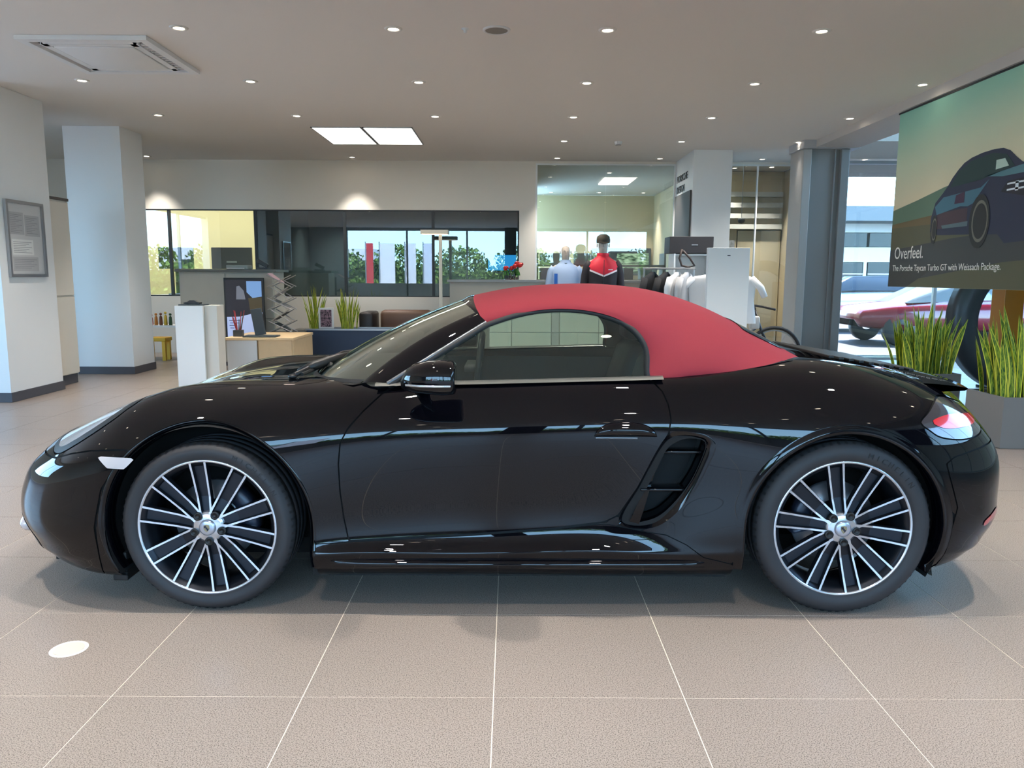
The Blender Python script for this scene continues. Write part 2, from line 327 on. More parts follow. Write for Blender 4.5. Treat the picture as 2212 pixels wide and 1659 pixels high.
# hedge and trees on the street side, mirrored in the panes and the paintwork
def leaf_mat(n, c1, c2):
    m = bpy.data.materials.new(n); m.use_nodes = True; nt = m.node_tree; b = nt.nodes['Principled BSDF']
    t = nt.nodes.new('ShaderNodeTexNoise'); t.inputs['Scale'].default_value = 9; r = nt.nodes.new('ShaderNodeValToRGB')
    r.color_ramp.elements[0].position = .38; r.color_ramp.elements[0].color = (*s2l(c1), 1); r.color_ramp.elements[1].position = .62; r.color_ramp.elements[1].color = (*s2l(c2), 1)
    nt.links.new(t.outputs[0], r.inputs[0]); nt.links.new(r.outputs[0], b.inputs['Base Color']); b.inputs['Roughness'].default_value = .7; return m
M_LEAF = leaf_mat('foliage', (30, 48, 22), (120, 150, 62))
rnd = random.Random(3)
for k in range(13):
    x = -18 + k * 3.1 + rnd.uniform(-.05, .05); h = rnd.uniform(2.6, 3.0); t = thing('street_tree', 'leafy tree on the street side, seen only as a reflection', 'tree', (x, -13, 0), 'street trees')
    part('trunk', cyl((x, -13, -.03), .10, h * .5, 10), mat('bark', (70, 60, 50), .9), t)
    LV = []; LF = []
    for _ in range(900):
        d = Vector((rnd.gauss(0, 1), rnd.gauss(0, 1), rnd.gauss(0, 1))).normalized() * rnd.uniform(.35, 1) ** .5; c = Vector((x, -13, h * .64)) + Vector((d.x * 1.5, d.y * 1.1, d.z * h * .36))
        a = Vector((rnd.uniform(-1, 1), rnd.uniform(-1, 1), rnd.uniform(-1, 1))).normalized() * .11; b_2 = a.cross(Vector((rnd.uniform(-1, 1), rnd.uniform(-1, 1), .3))).normalized() * .07; n_ = len(LV)
        LV += [tuple(c - a), tuple(c + b_2), tuple(c + a), tuple(c - b_2)]; LF.append((n_, n_ + 1, n_ + 2, n_ + 3))
    part('crown', (LV, LF), M_LEAF, t)
HV = []; HF = []
for _ in range(9000):
    c = Vector((rnd.uniform(-18, 20), rnd.choice((-11.4, -10.9, -10.9)) + rnd.uniform(-.12, .12), rnd.uniform(0, 1) ** .8 * 1.95)); c.z += .12 * math.sin(c.x * 1.7) * (c.z > 1.2)
    a = Vector((rnd.uniform(-1, 1), rnd.uniform(-1, 1), rnd.uniform(-1, 1))).normalized() * .13; b_2 = a.cross(Vector((rnd.uniform(-1, 1), rnd.uniform(-1, 1), .3))).normalized() * .08; n_ = len(HV)
    HV += [tuple(c - a), tuple(c + b_2), tuple(c + a), tuple(c - b_2)]; HF.append((n_, n_ + 1, n_ + 2, n_ + 3))
hv = [(HV, HF), box(-18, 20, -11.3, -11.0, 0, 1.5)]
solo('hedge', J(*hv), M_LEAF, 'clipped hedge on the street side, seen only as a reflection', 'hedge')
for k, (x, w, c) in enumerate(((-6.4, .34, (196, 60, 66)), (-5.6, .7, (232, 234, 236)), (-4.55, .5, (224, 226, 230)), (-3.75, .45, (206, 214, 226)))):
    t = thing('street_flag', ('red', 'wide white', 'narrow white', 'pale blue')[k] + ' street banner flag, seen mirrored in the dark rear window', 'flag', (x, -9, 0), 'banner flags by the street')
    part('pole', cyl((x - w / 2, -9, -.03), .025, 2.85, 8), M_ALU, t); part('cloth', box(x - w / 2 + .03, x + w / 2, -9.01, -9.0, .5, 2.75), mat('flag_%d' % k, c, .7), t)
bsn = thing('blue_screen', 'bright blue screen behind the dark window, right of the T-shaped lamp', 'screen', (-.16, 13.75, 1.3)); part('casing', box(-.42, .10, 13.72, 13.78, 1.40, 1.70, .006), M_FRAME, bsn); part('display', box(-.405, .085, 13.712, 13.72, 1.415, 1.685), mat('blue_glow', (50, 160, 232), .3, emit=1.6), bsn)
# ---- ceiling lamps
M_LAMP = mat('lamp_glow', (255, 244, 228), .5, emit=22, emit_rgb=(255, 240, 218))
M_RING = mat('lamp_ring', (225, 222, 216), .4)
_lp = None
def downlight(x, y, label, power=236, z=CEI, tilt=False):
    global _lp
    if _lp is None:
        _lp = thing('downlight', label, 'lamp', (x, y, z), 'recessed ceiling downlights')
        part('trim_ring', lathe([(.040, -.001), (.044, -.010), (.066, -.008), (.070, -.001)], (x, y, z), 20), M_RING, _lp, True)
        part('lens', (cyl((x, y, z - .0045), .040, .003, 20)), M_LAMP, _lp)
        o = _lp
    else:
        o = copy_tree(_lp); o.location = (x, y, z); o['label'] = label
    l = bpy.data.lights.new('downlight_beam', 'SPOT'); l.energy = power; l.color = (1, .945, .88); l.spot_size = math.radians(76); l.spot_blend = 1.0; l.shadow_soft_size = .045
    so = bpy.data.objects.new('downlight_beam', l); so.location = (0, 0, -.02); so.parent = o; so.rotation_euler = (0, math.radians(24) if tilt else 0, 0); COL.objects.link(so)
LG = 1.645; LX0 = -.912
ords = ['first', 'second', 'third', 'fourth', 'fifth', 'sixth', 'seventh', 'eighth']
rown = {0: 'nearest visible row', 1: 'second row from the viewer', 2: 'third row from the viewer', 3: 'fourth row from the viewer', 4: 'row along the rear wall'}
vis_rows = {0: (-1, 0, 1, 2), 1: (-2, -1, 0, 1, 2, 3), 2: (-2, -1, 0, 1, 2, 3), 3: (1, 2, 3), 4: (-3, -1, 1, 2, 3, 4)}
for r, cols in vis_rows.items():
    for n, c in enumerate(cols):
        downlight(LX0 + LG * c, 6.255 + LG * r - (.06 if r == 4 else 0), 'glowing recessed downlight, %s from left in the %s' % (ords[n], rown[r]), 236, CEI, c == 3 and r < 4)
for r in (-1, -2, -3, -4, -5, -6):
    for c in range(-4, 4): downlight(LX0 + LG * c, 6.255 + LG * r, 'recessed downlight in the ceiling overhead, outside the photographed view')
for (x, y) in ((.9, 18.0), (2.0, 18.0), (3.0, 18.0), (-2.5, 15.5), (-1.2, 15.9), (-3.6, 15.9), (4.5, 13.75), (3.9, 13.9), (1.8, 14.6), (-.6, 15.8)):  # workshop and right bay lamps are added to brighten those rooms
    downlight(x, y, 'recessed downlight in the rooms behind the glazing, several added to brighten them', 230, 3.21)
# ---- two square light panels
for k, x in enumerate((-2.575, -1.915)):
    t = thing('light_panel', ('left' if k == 0 else 'right') + ' one of the paired bright square ceiling light panels', 'lamp', (x + .32, 10.88, CEI), 'square ceiling light panels')
    part('panel_frame', J(box(x, x + .645, 10.24, 10.26, CEI - .012, CEI), box(x, x + .645, 11.50, 11.52, CEI - .012, CEI), box(x, x + .015, 10.24, 11.52, CEI - .012, CEI), box(x + .63, x + .645, 10.24, 11.52, CEI - .012, CEI)), M_ALU, t)
    part('diffuser', box(x + .015, x + .63, 10.26, 11.50, CEI - .010, CEI - .004), mat('panel_glow', (255, 252, 244), .5, emit=5, emit_rgb=(255, 250, 240)), t)
t = thing('light_panel', 'small bright ceiling panel seen through the glazed bay', 'lamp', (2.0, 15.6, 3.21), None)
part('diffuser', box(1.8, 2.4, 15.3, 16.4, 3.195, 3.209), MATS['panel_glow'], t)
t = thing('office_light', 'broad ceiling light in the cream office behind the window', 'lamp', (-6.2, 15, 3.21))
part('diffuser', box(-8.4, -4.6, 13.8, 16.4, 3.19, 3.209), mat('office_glow', (250, 248, 226), .5, emit=2.6, emit_rgb=(254, 250, 220)), t)
# ---- ceiling air-conditioning cassette
ac = thing('air_conditioner', 'white square air-conditioning cassette in the ceiling, upper left', 'air conditioner', (-3.42, 7.0, CEI))
ax0, ax1, ay0, ay1 = -3.95, -2.90, 6.45, 7.52; M_ACW = mat('plastic_white', (222, 223, 223), .5); z = CEI - .002
part('fascia', J(box(ax0, ax1, ay0, ay0 + .07, z - .035, z), box(ax0, ax1, ay1 - .07, ay1, z - .035, z), box(ax0, ax0 + .07, ay0 + .07, ay1 - .07, z - .035, z), box(ax1 - .07, ax1, ay0 + .07, ay1 - .07, z - .035, z), box(ax0 + .14, ax1 - .14, ay0 + .13, ay0 + .19, z - .035, z - .005), box(ax0 + .14, ax1 - .14, ay1 - .19, ay1 - .13, z - .035, z - .005), box(ax0 + .13, ax0 + .19, ay0 + .13, ay1 - .13, z - .035, z - .005), box(ax1 - .19, ax1 - .13, ay0 + .13, ay1 - .13, z - .035, z - .005)), M_ACW, ac)
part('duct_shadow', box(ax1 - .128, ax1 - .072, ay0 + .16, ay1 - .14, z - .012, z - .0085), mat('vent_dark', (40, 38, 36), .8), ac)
part('intake_grille', box(ax0 + .20, ax1 - .20, ay0 + .20, ay1 - .20, z - .042, z - .015, .008), M_ACW, ac, True)
part('air_duct', box(ax0 + .05, ax1 - .05, ay0 + .05, ay1 - .05, z - .008, z - .002), mat('duct_dark', (196, 194, 190), .8), ac)
for s in range(2): part('air_vane', rot(box(ax0 + .16, ax1 - .16, 0, .05, -.004, .002), math.radians(25 if s else -25), (0, .02, 0), 'X') if False else mov(rot(box(ax0 + .16, ax1 - .16, -.025, .025, -.003, .003), math.radians(28 if s else -28), (0, 0, 0), 'X'), (0, (ay1 - .10) if s else (ay0 + .10), z - .02)), M_ACW, ac)
part('air_vane', mov(rot(box(-.025, .025, ay0 + .16, ay1 - .16, -.003, .003), math.radians(28), (0, 0, 0), 'Y'), (ax0 + .10, 0, z - .02)), M_ACW, ac)
for k in range(12): part('louvre', box(ax1 - .125, ax1 - .075, ay0 + .17 + k * .063, ay0 + .185 + k * .063, z - .03, z - .006), M_ACW, ac)
# ---- small ceiling fittings
sp = thing('loudspeaker', 'round flush ceiling grille near the top centre', 'speaker', (-.12, 6.27, CEI)); part('rim', lathe([(.085, -.001), (.09, -.012), (.105, -.010), (.108, -.001)], (-.12, 6.27, CEI), 28), M_ACW, sp, True)
part('grille', cyl((-.12, 6.27, CEI - .008), .086, .006, 28), mat('grille_grey', (120, 118, 114), .7), sp)
solo('sprinkler', lathe([(.0, -.03), (.012, -.03), (.014, -.01), (.03, -.004), (.03, 0)], (-.36, 6.25, CEI), 14), M_ACW, 'small round sprinkler head left of the ceiling grille', 'sprinkler', smooth=True)
sd = thing('smoke_detector', 'white smoke detector on the ceiling above the mannequins', 'smoke detector', (1.50, 11.24, CEI)); part('housing', lathe([(.0, -.045), (.04, -.045), (.055, -.02), (.055, 0)], (1.50, 11.24, CEI), 20), M_ACW, sd, True); part('sensor_ring', lathe([(.03, -.05), (.04, -.046)], (1.50, 11.24, CEI), 20), M_PLINTH, sd)
# ---- lamp set into the floor
fl = thing('floor_lamp_disc', 'round milky glass lamp set flush into the floor tiles', 'floor light', (-1.57, 2.60, 0))
part('rim', lathe([(.050, .0006), (.052, .0025), (.060, .0025), (.063, .0006)], (-1.57, 2.60, 0), 32), mat('rim_white', (250, 245, 235), .3, .2), fl, True)
part('glass_disc', cyl((-1.57, 2.60, .0006), .050, .0015, 32), mat('milky_glass', (214, 204, 184), .35), fl)
# ================================================================ THE CAR
CARY = 3.79                                # centre plane of the car; u is measured from it towards the viewer
M_PAINT = mat('black_paint', (5, 5, 9), .5, 0, coat=1.0, spec=0.0, coat_ior=1.45)
M_BLACK = mat('satin_black', (12, 12, 13), .45)
M_RUB = mat('black_rubber', (16, 16, 17), .6)
M_DARK = mat('liner_black', (6, 6, 7), .8)
M_RED = mat('red_fabric', (136, 30, 42), .85, noise=(900, .10), bump=(1400, .25))
M_CHR = mat('machined_alloy', (215, 218, 225), .22, .9)
M_RIMD = mat('dark_alloy', (40, 43, 50), .35, .7)
M_GREY = mat('grey_metal', (110, 112, 116), .4, .8)
M_CARGL = glass('car_glass', (.70, .80, .75), 1.5, 0, 2.6, (.85, 1, .95))
M_WIND = glass('windscreen_glass', (.66, .72, .66), 1.5, 0, 5.0, (.92, 1, .9))
car = thing('sports_car', 'glossy black two-seat convertible with closed red soft top and silver ten-spoke wheels', 'car', (0.03, CARY, 0))
def spl(tk, P, t):
    """natural cubic spline through P (first axis) at knots tk"""
    tk = np.asarray(tk, float); P = np.asarray(P, float); n = len(tk); h = np.diff(tk)
    A = np.zeros((n, n)); B = np.zeros_like(P); A[0, 0] = A[-1, -1] = 1
    for i in range(1, n - 1):
        A[i, i - 1] = h[i - 1]; A[i, i] = 2 * (h[i - 1] + h[i]); A[i, i + 1] = h[i]
        B[i] = 6 * ((P[i + 1] - P[i]) / h[i] - (P[i] - P[i - 1]) / h[i - 1])
    Mm = np.linalg.solve(A, B.reshape(n, -1)).reshape(P.shape)
    k = np.clip(np.searchsorted(tk, t, side='right') - 1, 0, n - 2); sh = (len(t),) + (1,) * (P.ndim - 1)
    hh = h[k].reshape(sh); a = (tk[k + 1] - t).reshape(sh); b = (t - tk[k]).reshape(sh)
    return (Mm[k] * a ** 3 + Mm[k + 1] * b ** 3) / (6 * hh) + (P[k] / hh - Mm[k] * hh / 6) * a + (P[k + 1] / hh - Mm[k + 1] * hh / 6) * b
def chord(P, axis):
    d = np.linalg.norm(np.diff(P, axis=axis), axis=-1); d = d.mean(axis=1 - axis); return np.concatenate([[0], np.cumsum(np.maximum(d, 1e-3))])
def fine(P, nr, nc):
    """tensor spline: P[station,row,3] -> dense grid and unit normals"""
    tr, tc = chord(P, 0), chord(P, 1)
    G = spl(tr, P, np.linspace(0, tr[-1], nr)); G = np.swapaxes(spl(tc, np.swapaxes(G, 0, 1), np.linspace(0, tc[-1], nc)), 0, 1)
    return G
def gnorm(G):
    a = np.gradient(G, axis=0); b = np.gradient(G, axis=1); N = np.cross(a, b); l = np.linalg.norm(N, axis=-1, keepdims=True)
    return N / np.maximum(l, 1e-9)
# stations nose -> tail; each row list from the underside edge up to the centre line: (x, u, z)
ST = [
 [(-1.93,0,.10),(-2.09,0,.135),(-2.17,0,.20),(-2.20,0,.27),(-2.215,0,.35),(-2.205,0,.45),(-2.165,0,.53),(-2.13,0,.565),(-2.09,0,.595),(-2.02,0,.63)],
 [(-1.92,.34,.10),(-2.07,.35,.135),(-2.15,.36,.20),(-2.18,.37,.27),(-2.195,.38,.35),(-2.18,.38,.45),(-2.12,.37,.54),(-2.06,.35,.60),(-1.99,.20,.64),(-1.90,0,.667)],
 [(-1.84,.59,.10),(-1.97,.61,.135),(-2.04,.62,.20),(-2.07,.63,.27),(-2.085,.64,.35),(-2.06,.64,.46),(-1.98,.63,.575),(-1.89,.58,.66),(-1.83,.30,.70),(-1.76,0,.719)],
 [(-1.70,.73,.11),(-1.80,.765,.14),(-1.86,.785,.20),(-1.89,.795,.27),(-1.90,.80,.35),(-1.88,.795,.47),(-1.81,.765,.61),(-1.71,.66,.738),(-1.66,.33,.752),(-1.60,0,.768)],
 [(-1.60,.79,.115),(-1.66,.835,.15),(-1.68,.85,.21),(-1.69,.86,.28),(-1.69,.868,.36),(-1.68,.86,.50),(-1.63,.815,.675),(-1.55,.685,.803),(-1.52,.35,.797),(-1.48,0,.802)],
 [(-1.40,.80,.12),(-1.40,.85,.165),(-1.40,.865,.22),(-1.40,.875,.29),(-1.40,.885,.39),(-1.40,.885,.55),(-1.40,.835,.73),(-1.38,.66,.846),(-1.38,.35,.832),(-1.38,0,.827)],
 [(-1.21,.80,.12),(-1.21,.855,.17),(-1.21,.87,.225),(-1.21,.885,.30),(-1.21,.895,.42),(-1.21,.893,.60),(-1.21,.83,.765),(-1.20,.645,.861),(-1.20,.35,.859),(-1.20,0,.856)],
 [(-.95,.80,.12),(-.95,.855,.17),(-.95,.875,.225),(-.95,.875,.30),(-.95,.883,.43),(-.95,.885,.625),(-.95,.825,.78),(-.95,.665,.864),(-.95,.36,.876),(-.95,0,.877)],
 [(-.65,.79,.125),(-.65,.865,.175),(-.65,.888,.250),(-.65,.858,.292),(-.65,.862,.45),(-.65,.875,.655),(-.65,.825,.795),(-.65,.70,.876),(-.65,.36,.905),(-.65,0,.91)],
 [(-.30,.79,.125),(-.30,.865,.175),(-.30,.889,.250),(-.30,.852,.296),(-.30,.850,.46),(-.30,.870,.67),(-.30,.828,.808),(-.30,.732,.895),(-.30,.37,.91),(-.30,0,.91)],
 [(0,.79,.125),(0,.865,.175),(0,.890,.255),(0,.850,.304),(0,.848,.47),(0,.870,.68),(0,.83,.818),(0,.745,.903),(0,.37,.915),(0,0,.915)],
 [(.35,.79,.125),(.35,.865,.175),(.35,.890,.262),(.35,.854,.318),(.35,.850,.48),(.35,.875,.70),(.35,.832,.832),(.35,.745,.915),(.35,.37,.93),(.35,0,.93)],
 [(.65,.79,.125),(.65,.868,.175),(.65,.888,.245),(.65,.882,.32),(.65,.876,.48),(.65,.885,.71),(.65,.832,.845),(.65,.730,.926),(.65,.36,.95),(.65,0,.955)],
 [(.95,.80,.13),(.95,.872,.18),(.95,.892,.25),(.95,.896,.33),(.95,.898,.49),(.95,.900,.70),(.95,.828,.862),(.95,.700,.952),(.95,.35,.975),(.95,0,.985)],
 [(1.27,.80,.13),(1.27,.875,.18),(1.27,.895,.245),(1.27,.903,.33),(1.27,.912,.46),(1.27,.906,.68),(1.27,.825,.865),(1.27,.665,.962),(1.28,.35,.970),(1.30,0,.975)],
 [(1.58,.80,.14),(1.58,.86,.185),(1.59,.88,.25),(1.60,.89,.33),(1.60,.898,.45),(1.60,.885,.65),(1.59,.79,.83),(1.57,.62,.915),(1.58,.34,.925),(1.60,0,.93)],
 [(1.70,.77,.155),(1.76,.81,.195),(1.81,.83,.25),(1.845,.84,.33),(1.85,.84,.44),(1.84,.825,.63),(1.80,.73,.79),(1.76,.57,.865),(1.79,.32,.885),(1.81,0,.89)],
 [(1.83,.64,.14),(1.91,.68,.185),(1.97,.70,.25),(2.01,.71,.33),(2.02,.715,.43),(2.01,.71,.60),(1.955,.63,.745),(1.915,.50,.815),(1.92,.30,.845),(1.92,0,.855)],
 [(1.93,.37,.13),(2.02,.39,.175),(2.09,.41,.25),(2.135,.42,.33),(2.145,.43,.43),(2.135,.43,.575),(2.075,.41,.71),(2.015,.37,.79),(1.99,.24,.825),(1.99,0,.838)],
 [(1.97,0,.13),(2.06,0,.175),(2.14,0,.25),(2.185,0,.33),(2.20,0,.43),(2.19,0,.565),(2.13,0,.69),(2.07,0,.77),(2.04,0,.81),(2.02,0,.828)],
]
_S = np.array(ST); _a = .5 * _S[:, 5] + .5 * _S[:, 6]; _a[:, 1] += .016 * (_S[:, 5, 1] > .3); _a[:, 2] += .006
_tk = (_S[:, 2, 1] - _S[:, 3, 1] > .012)[:, None]                   # crisp upper edge of the sill where the flank is tucked in
_e = np.where(_tk, _S[:, 2] + np.array([0, -.006, .007]), _S[:, 2] * .8 + _S[:, 3] * .2)
_e0 = np.where(_tk, _S[:, 2] + np.array([0, -.001, -.010]), _S[:, 2] * .8 + _S[:, 1] * .2)
_S = np.concatenate([_S[:, :2], _e0[:, None], _S[:, 2:3], _e[:, None], _S[:, 3:6], _a[:, None], _S[:, 6:]], 1)
for _i, _d in ((-4, .02), (-3, .05), (-2, .065), (-1, .07)): _S[_i, :, 0] -= _d * np.clip((.84 - _S[_i, :, 2]) / .1 + .35, .35, 1)
BG = fine(_S, 430, 150); BG[0, :, 1] = 0; BG[-1, :, 1] = 0; BG[:, -1, 1] = 0
BG[:, :, 1] = np.maximum(BG[:, :, 1], 0)
BN = gnorm(BG)
if BN[215, 60, 1] < 0: BN = -BN
NR_, NC_ = BG.shape[:2]
XG, UG, ZG = BG[..., 0], BG[..., 1], BG[..., 2]
def smooth_poly(p, k=6):
    """closed Catmull-Rom through the points"""
    p = np.array(p, float); n = len(p); out = []
    for i in range(n):
        a, b, c, d = p[(i - 1) % n], p[i], p[(i + 1) % n], p[(i + 2) % n]
        for j in range(k):
            t = j / k; out.append(.5 * ((2 * b) + (-a + c) * t + (2 * a - 5 * b + 4 * c - d) * t * t + (-a + 3 * b - 3 * c + d) * t ** 3))
    return np.array(out)
def sdp(X, Z, poly):
    """signed distance to a polygon, positive inside"""
    p = np.asarray(poly, float); sh = X.shape; X = X.ravel(); Z = Z.ravel(); best = np.full(X.shape, 1e9); ins = np.zeros(X.shape, bool)
    for i in range(len(p)):
        (ax, az), (bx, bz) = p[i], p[(i + 1) % len(p)]; dx, dz = bx - ax, bz - az; L2 = dx * dx + dz * dz + 1e-12
        t = np.clip(((X - ax) * dx + (Z - az) * dz) / L2, 0, 1); best = np.minimum(best, np.hypot(X - ax - t * dx, Z - az - t * dz))
        if abs(dz) > 1e-12:
            c = ((az > Z) != (bz > Z)) & (X < dx * (Z - az) / dz + ax); ins ^= c
    return np.where(ins, best, -best).reshape(sh)
def clip(V, off=0.0, G=None, N=None):
    """keep the part of the grid where V>=0; returns verts (x,u,z), faces, normals"""
    G = BG if G is None else G; N = BN if N is None else N
    P = (G + N * off).reshape(-1, 3); Q = N.reshape(-1, 3); v = V.ravel(); nr, nc = G.shape[:2]
    vs = []; ns = []; idx = {}
    def g(i):
        if i not in idx: idx[i] = len(vs); vs.append(P[i]); ns.append(Q[i])
        return idx[i]
    def e(i, j):
        k = (i, j) if i < j else (j, i)
        if k not in idx:
            t = v[k[0]] / (v[k[0]] - v[k[1]]); idx[k] = len(vs); vs.append(P[k[0]] * (1 - t) + P[k[1]] * t); ns.append(Q[k[0]] * (1 - t) + Q[k[1]] * t)
        return idx[k]
    F = []; pos = (V >= 0)
    cnt = pos[:-1, :-1].astype(int) + pos[1:, :-1] + pos[:-1, 1:] + pos[1:, 1:]
    for i, j in zip(*np.nonzero(cnt)):
        q = (i * nc + j, (i + 1) * nc + j, (i + 1) * nc + j + 1, i * nc + j + 1)
        if cnt[i, j] == 4: F.append(tuple(g(k) for k in q)); continue
        o = []
        for a in range(4):
            k, l = q[a], q[(a + 1) % 4]
            if v[k] >= 0: o.append(g(k))
            if (v[k] >= 0) != (v[l] >= 0): o.append(e(k, l))
        if len(o) >= 3: F.append(tuple(o))
    return np.array(vs), F, np.array(ns)
def W3(p, sgn=1): p = np.asarray(p, float); return np.stack([p[:, 0] + .03, CARY - sgn * p[:, 1], p[:, 2]], 1)
def N3(n, sgn=1): n = np.asarray(n, float); n = n / np.linalg.norm(n, axis=1, keepdims=True); return np.stack([n[:, 0], -sgn * n[:, 1], n[:, 2]], 1)
def shell(name, V, m, off=0., parent=car, both=True, two=False, label=None, G=None, N=None):
    """a panel cut from the body surface; both: near and far halves in one mesh, two: a separate far-side copy"""
    p, F, n = clip(V, off, G, N)
    if not len(F): return None
    a = p[F[0][0]], p[F[0][1]], p[F[0][2]]; d = np.dot(np.cross(a[1] - a[0], a[2] - a[0]), n[F[0][0]])
    Fn = [tuple(reversed(f)) for f in F] if d > 0 else F          # x,u,z -> x,-u,z flips handedness
    Fm = [tuple(reversed(f)) for f in Fn]
    if both:
        k = len(p); o = part(name, (np.concatenate([W3(p), W3(p, -1)]), Fn + [tuple(i + k for i in f) for f in Fm]), m, parent, True, np.concatenate([N3(n), N3(n, -1)]), label)
    else:
        o = part(name, (W3(p), Fn), m, parent, True, N3(n), label)
        if two: part(name, (W3(p, -1), Fm), m, parent, True, N3(n, -1), label)
    return o
# ---- region fields
WF, WR, WZ = -1.215, 1.272, .343
R_OUTF, R_INF, R_OUTR, R_INR = .422, .394, .424, .386
def arch(R, wx, x0, x1, X=XG, Z=ZG):
    c = R - np.hypot(X - wx, Z - WZ)
    strip = np.minimum(np.minimum(X - x0, x1 - X), WZ - Z)
    return np.maximum(c, strip)
def both_arches(df=0., dr=0.):
    return np.maximum(arch(R_OUTF + df, WF, WF, WF + R_OUTF + df), arch(R_OUTR + dr, WR, WR - R_OUTR - dr, WR))
D_DOOR = [(-0.470,0.898),(-0.538,0.861),(-0.601,0.803),(-0.656,0.740),(-0.685,0.685),(-0.694,0.602),(-0.692,0.491),(-0.682,0.379),(-0.666,0.289),(-0.458,0.299),(-0.185,0.313),(0.143,0.337),(0.342,0.365),(0.396,0.393),(0.466,0.506),(0.534,0.654),(0.576,0.727),(0.585,0.781),(0.580,0.836),(0.563,0.880),(0.515,0.93),(0.515,1.1),(-.47,1.1)]
D_SKIRT = [(-0.80,0.276),(-0.668,0.283),(-0.459,0.293),(-0.185,0.307),(0.143,0.331),(0.345,0.356),(0.42,0.344),(0.505,0.330),(0.58,0.322),(0.66,0.285),(0.729,0.234),(0.86,0.20),(0.874,0.0),(-0.822,0.0)]
D_INT = smooth_poly([(0.623,0.700),(0.664,0.708),(0.709,0.702),(0.721,0.680),(0.708,0.629),(0.675,0.546),(0.628,0.472),(0.575,0.412),(0.531,0.382),(0.468,0.365),(0.447,0.376),(0.463,0.425),(0.501,0.499),(0.543,0.592),(0.576,0.665)])
D_SCOOP = smooth_poly([(0.574,0.722),(0.619,0.738),(0.708,0.728),(0.748,0.702),(0.757,0.672),(0.735,0.611),(0.690,0.509),(0.630,0.425),(0.568,0.368),(0.505,0.345),(0.414,0.350),(0.402,0.391),(0.464,0.508),(0.532,0.656)])
D_HEAD = smooth_poly([(-1.548,0.830),(-1.587,0.777),(-1.632,0.738),(-1.701,0.690),(-1.780,0.641),(-1.850,0.606),(-1.91,0.607),(-1.95,0.65),(-1.86,0.80),(-1.681,0.90)])
D_MARK = [(-1.638,0.622),(-1.475,0.622),(-1.520,0.578),(-1.590,0.580)]
D_TAIL = smooth_poly([(1.558,0.770),(1.609,0.806),(1.653,0.834),(1.705,0.850),(1.785,0.832),(1.875,0.80),(1.905,0.761),(1.865,0.717),(1.745,0.700),(1.639,0.712),(1.590,0.740)])
D_TRED = smooth_poly([(1.610,0.772),(1.689,0.790),(1.778,0.786),(1.870,0.772),(1.840,.750),(1.711,0.742),(1.645,0.748)])
D_REFL = [(1.840,0.352),(1.852,0.374),(1.930,0.404),(1.970,0.40),(1.960,0.380),(1.855,0.352)]
D_FB = [(-1.647,-0.1),(-1.656,0.340),(-1.621,0.495),(-1.556,0.590),(-1.500,0.645),(-1.528,0.651),(-1.676,0.638),(-1.771,0.618),(-1.86,0.59),(-2.4,0.56),(-2.4,-0.1)]
D_RB = [(1.60,-0.1),(1.711,0.441),(1.667,0.566),(1.652,0.614),(1.689,0.639),(1.781,0.658),(1.855,0.668),(2.4,0.69),(2.4,-0.1)]
V_ARCH = both_arches()
V_DOOR = sdp(XG, ZG, D_DOOR); V_DOOR = np.minimum(V_DOOR, UG - .5)
V_SK = np.minimum(sdp(XG, ZG, D_SKIRT), UG - .5)
V_SC = np.minimum(sdp(XG, ZG, D_SCOOP), UG - .5)
V_HEAD = np.minimum(np.minimum(sdp(XG, ZG, D_HEAD), UG - .42), ZG - .58)
V_TAIL = np.minimum(sdp(XG, ZG, D_TAIL), UG - .40)
V_FB = np.minimum(sdp(XG, ZG, D_FB), 9); V_RB = sdp(XG, ZG, D_RB)
hood_poly = smooth_poly([(-2.01,0.),(-1.98,.22),(-1.88,.40),(-1.70,.50),(-1.40,.575),(-1.10,.61),(-.88,.62),(-.80,.55),(-.92,.30),(-.96,0),(-.92,-.30),(-.80,-.55),(-.88,-.62),(-1.10,-.61),(-1.40,-.575),(-1.70,-.50),(-1.88,-.40),(-1.98,-.22)], 4)
V_HOOD = np.minimum(sdp(XG, UG, hood_poly), ZG - .58)
cock = [(-.95,0),(-.90,.35),(-.76,.60),(-.57,.716),(-.30,.722),(0,.733),(.5,.73),(.58,.69),(.80,.665),(.97,.60),(1.04,.50),(1.13,.35),(1.18,0),(1.13,-.35),(1.04,-.5),(.97,-.60),(.80,-.665),(.58,-.69),(.5,-.73),(0,-.733),(-.57,-.716),(-.76,-.60),(-.90,-.35)]
V_COCK = np.minimum(sdp(XG, UG, cock), ZG - .8)
lid_poly = [(1.34,0),(1.32,.34),(1.40,.47),(1.80,.44),(1.92,.40),(1.95,0),(1.92,-.40),(1.80,-.44),(1.40,-.47),(1.32,-.34)]
V_LID = np.minimum(sdp(XG, UG, lid_poly), ZG - .8)
gap = .0028
allp = [V_DOOR, V_SK, V_HEAD, V_TAIL, V_FB, V_RB, V_HOOD, V_LID]
V_BODY = -np.maximum.reduce([V_ARCH, V_COCK, V_SC] + [v + gap for v in allp])
body = shell('body_shell', V_BODY, M_PAINT)
